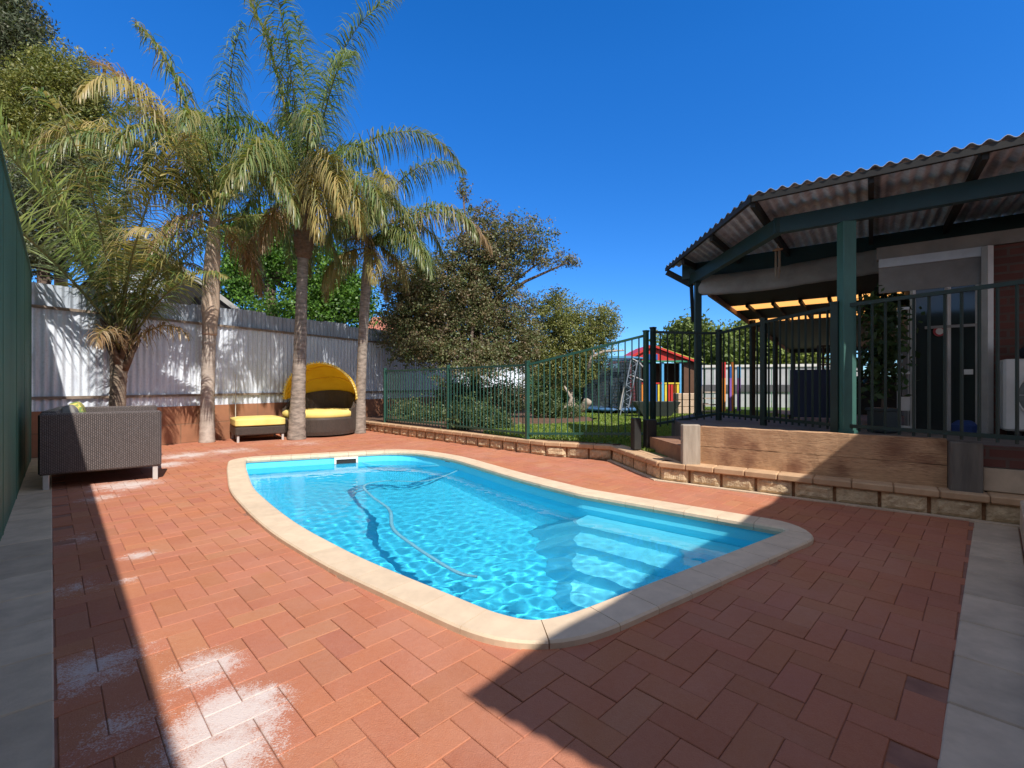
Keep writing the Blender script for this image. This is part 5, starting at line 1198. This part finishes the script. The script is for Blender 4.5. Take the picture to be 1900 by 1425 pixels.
# totem poles beyond the patio posts
for i, (x, mt, mt2, lab) in enumerate(((1343,red,org,'red over orange painted pole'),(1354,dbl,pur,'dark blue over purple painted pole'),(1360,org,org,'orange painted pole'),(1371,blu,pur,'bright blue over lilac painted pole'))):
    r_ = thing('painted_pole', (*P(x,770,15.5).xy,.235), lab+' of the climbing frame', 'pole', 'painted poles beyond the patio posts')
    q = P(x,770,15.5); mb = MB(); mb.tube([(q.x,q.y,1.35),(q.x,q.y,pz(672+8*(i%2),15.5))],.06,10); mb.build('upper', mt, r_); mb = MB(); mb.tube([(q.x,q.y,.2),(q.x,q.y,1.352)],.058,10); mb.build('lower', mt2, r_)
# trampoline with leaning net and blue rim
tp = thing('trampoline', (*P(1135,775,14.2).xy,.235), 'round trampoline with blue pads and a dark safety net', 'trampoline')
q = P(1135,770,15.0); rT = .95; c0 = Vector((q.x,q.y,0))
def circ(r, z, n=36, o=(0,0)): return [Vector((c0.x+o[0]+r*math.cos(2*math.pi*k/n),c0.y+o[1]+r*math.sin(2*math.pi*k/n),z)) for k in range(n+1)]
mb = MB(); mb.tube(circ(rT,.38),.055,8); mb.build('pad', flat('blue_vinyl',(.05,.15,.32),.5), tp)
mb = MB(); mb.tube(circ(rT,1.95),.03,8); mb.build('top_ring', flat('blue_foam',(.06,.25,.45),.7), tp)
mb = MB(); mb.lathe((c0.x,c0.y,0),[(0,.37),(rT-.04,.38)],36); mb.build('mat', M['dark'], tp)
for k in range(6):
    a_ = k*math.pi/3+.3; mb = MB(); mb.tube([(c0.x+rT*math.cos(a_),c0.y+rT*math.sin(a_),.235),(c0.x+rT*math.cos(a_),c0.y+rT*math.sin(a_),1.97)],.03,8); mb.build('net_pole', flat('foam_blue_grey',(.10,.20,.30),.7), tp)
mb = MB()
for k in range(64):
    a_ = 2*math.pi*k/64; mb.tube([(c0.x+(rT-.03)*math.cos(a_),c0.y+(rT-.03)*math.sin(a_),.4),(c0.x+(rT-.03)*math.cos(a_),c0.y+(rT-.03)*math.sin(a_),1.93)],.006,3,caps=False)
for z in np.arange(.5,1.95,.1): mb.tube(circ(rT-.03,z,30),.006,3,caps=False)
mb.build('net_cord', M['dark'], tp)
m, t, b = newmat('net_mesh'); b.inputs['Base Color'].default_value = (.03,.06,.09,1); b.inputs['Roughness'].default_value = .8; tp_ = N(t,'ShaderNodeBsdfTransparent'); ms = N(t,'ShaderNodeMixShader'); ms.inputs[0].default_value = .5
t.links.new(b.outputs[0],ms.inputs[1]); t.links.new(tp_.outputs[0],ms.inputs[2]); t.links.new(ms.outputs[0],t.nodes['Material Output'].inputs[0])
mb = MB(); mb.lathe((c0.x,c0.y,0),[(rT-.05,.4),(rT-.05,1.93)],36); mb.build('net', m, tp)
# swing frame (pale tubes)
sf = thing('swing_frame', (*P(1180,770,13.6).xy,.235), 'pale tubular swing frame with a lattice strut beside the trampoline', 'swing')
mb = MB()
mb.tube([P(1172,665,13.8),P(1185,672,13.8),P(1197,685,13.8),P(1197,702,13.8),P(1194,713,13.8)],.02,6); mb.tube([P(1170,696,13.9),P(1194,706,13.8)],.018,6); mb.tube([P(1160,703,14),P(1150,760,14)],.02,6); mb.build('tube', M['alu'], sf)
mb = MB(); a0, a1 = P(1177,668,13.6), P(1156,776,13.4); off = Vector((.10,0,0)); mb.tube([a0-off,a1-off],.014,5); mb.tube([a0+off,a1+off],.014,5)
for k in range(14):
    u0, u1_ = k/14, (k+1)/14; s_ = 1 if k % 2 else -1; mb.tube([a0.lerp(a1,u0)+off*s_, a0.lerp(a1,u1_)-off*s_],.008,4)
mb.build('lattice_leg', flat('grey_blue_tube',(.22,.27,.33),.5), sf)
mb = MB(); q = P(1172,663,13.7); mb.box((q.x-.35,q.y,q.z),(.75,.10,.08),bev=.01); mb.build('crossbar', flat('blue_steel',(.08,.28,.50),.5), sf)
mb = MB(); mb.tube([P(1177,668,13.6),P(1183,775,13.9)],.03,6); mb.tube([P(1135,668,15.2),P(1130,775,15.6)],.03,6); mb.build('leg', M['dark'], sf)
ra = thing('red_awning', (*P(1182,660,19).xy,0), 'small pale red roof glimpsed left of the playhouse gable', 'roof')
mb = MB(); a, b, c, d = P(1158,667,19.5), P(1205,667,19.5), P(1192,652,20.2), P(1170,652,20.2)
mb.add([a,b,c,d,a+V(0,1.6,0),b+V(0,1.6,0)],[(0,1,2,3),(1,5,2),(0,3,4),(3,2,5,4)]); mb.build('roof', flat('faded_red_tin',(.50,.13,.09),.6), ra)
mb = MB(); mb.prism([(a.x+.1,a.y+.1),(b.x-.1,b.y+.1),(b.x-.1,b.y+1.4),(a.x+.1,a.y+1.4)],0,a.z-.02); mb.build('wall', M['dark'], ra)

# ------------------------------------------------------------------ potted plant on the patio and dark shrub
pt = thing('potted_plant', (*P(1637,800,5.3).xy,DZ), 'leafy plant in a square dark pot on the patio behind the fence', 'potted plant')
q = P(1637,800,5.15); mb = MB(); mb.box((q.x,q.y,DZ+.13),(.20,.20,.26),.2,bev=.012); mb.box((q.x,q.y,DZ+.25),(.225,.225,.035),.2,bev=.01); mb.build('pot', flat('dark_teal_pot',(.02,.035,.045),.4), pt)
leaves('foliage', M['leaf'], pt, [((q.x,q.y,DZ+.72),(.2,.2,.36),1.),((q.x,q.y,DZ+1.2),(.16,.16,.3),.5)], 900, .045, [(.02,.045,.015),(.04,.08,.025),(.06,.11,.03)], 2.2, 12, .07)
mb = MB(); mb.tube([(q.x,q.y,DZ+.2),(q.x+.02,q.y,DZ+.7),(q.x,q.y,DZ+1.25)],[.015,.012,.006],6)
for k in range(7): mb.tube([(q.x,q.y,DZ+.4+.1*k),(q.x+.16*math.cos(k*2.4),q.y+.16*math.sin(k*2.4),DZ+.55+.1*k)],.004,4)
mb.build('stem', M['bark'], pt)
hpnt = thing('hanging_plant', (*P(1650,600,6.6).xy,1.9), 'dark hanging basket plant under the blind', 'hanging plant')
q = P(1640,580,6.7); mb = MB(); mb.lathe((q.x,q.y,q.z-.12),[(0,0),(.12,.02),(.16,.14),(.15,.15)],14); mb.build('basket', M['dark'], hpnt)
leaves('foliage', M['leaf'], hpnt, [((q.x,q.y,q.z+.1),(.3,.25,.22),1.)], 700, .04, [(.02,.045,.015),(.04,.08,.025)], 2.2, 12, .08)
mb = MB()
for k in range(3): mb.tube([(q.x+.14*math.cos(k*2.09),q.y+.14*math.sin(k*2.09),q.z),(q.x,q.y,2.63)],.003,4)
mb.build('chain', M['alu'], hpnt)
print('objects', len(bpy.data.objects), 'polys', sum(len(o.data.polygons) for o in bpy.data.objects if o.type == 'MESH'))
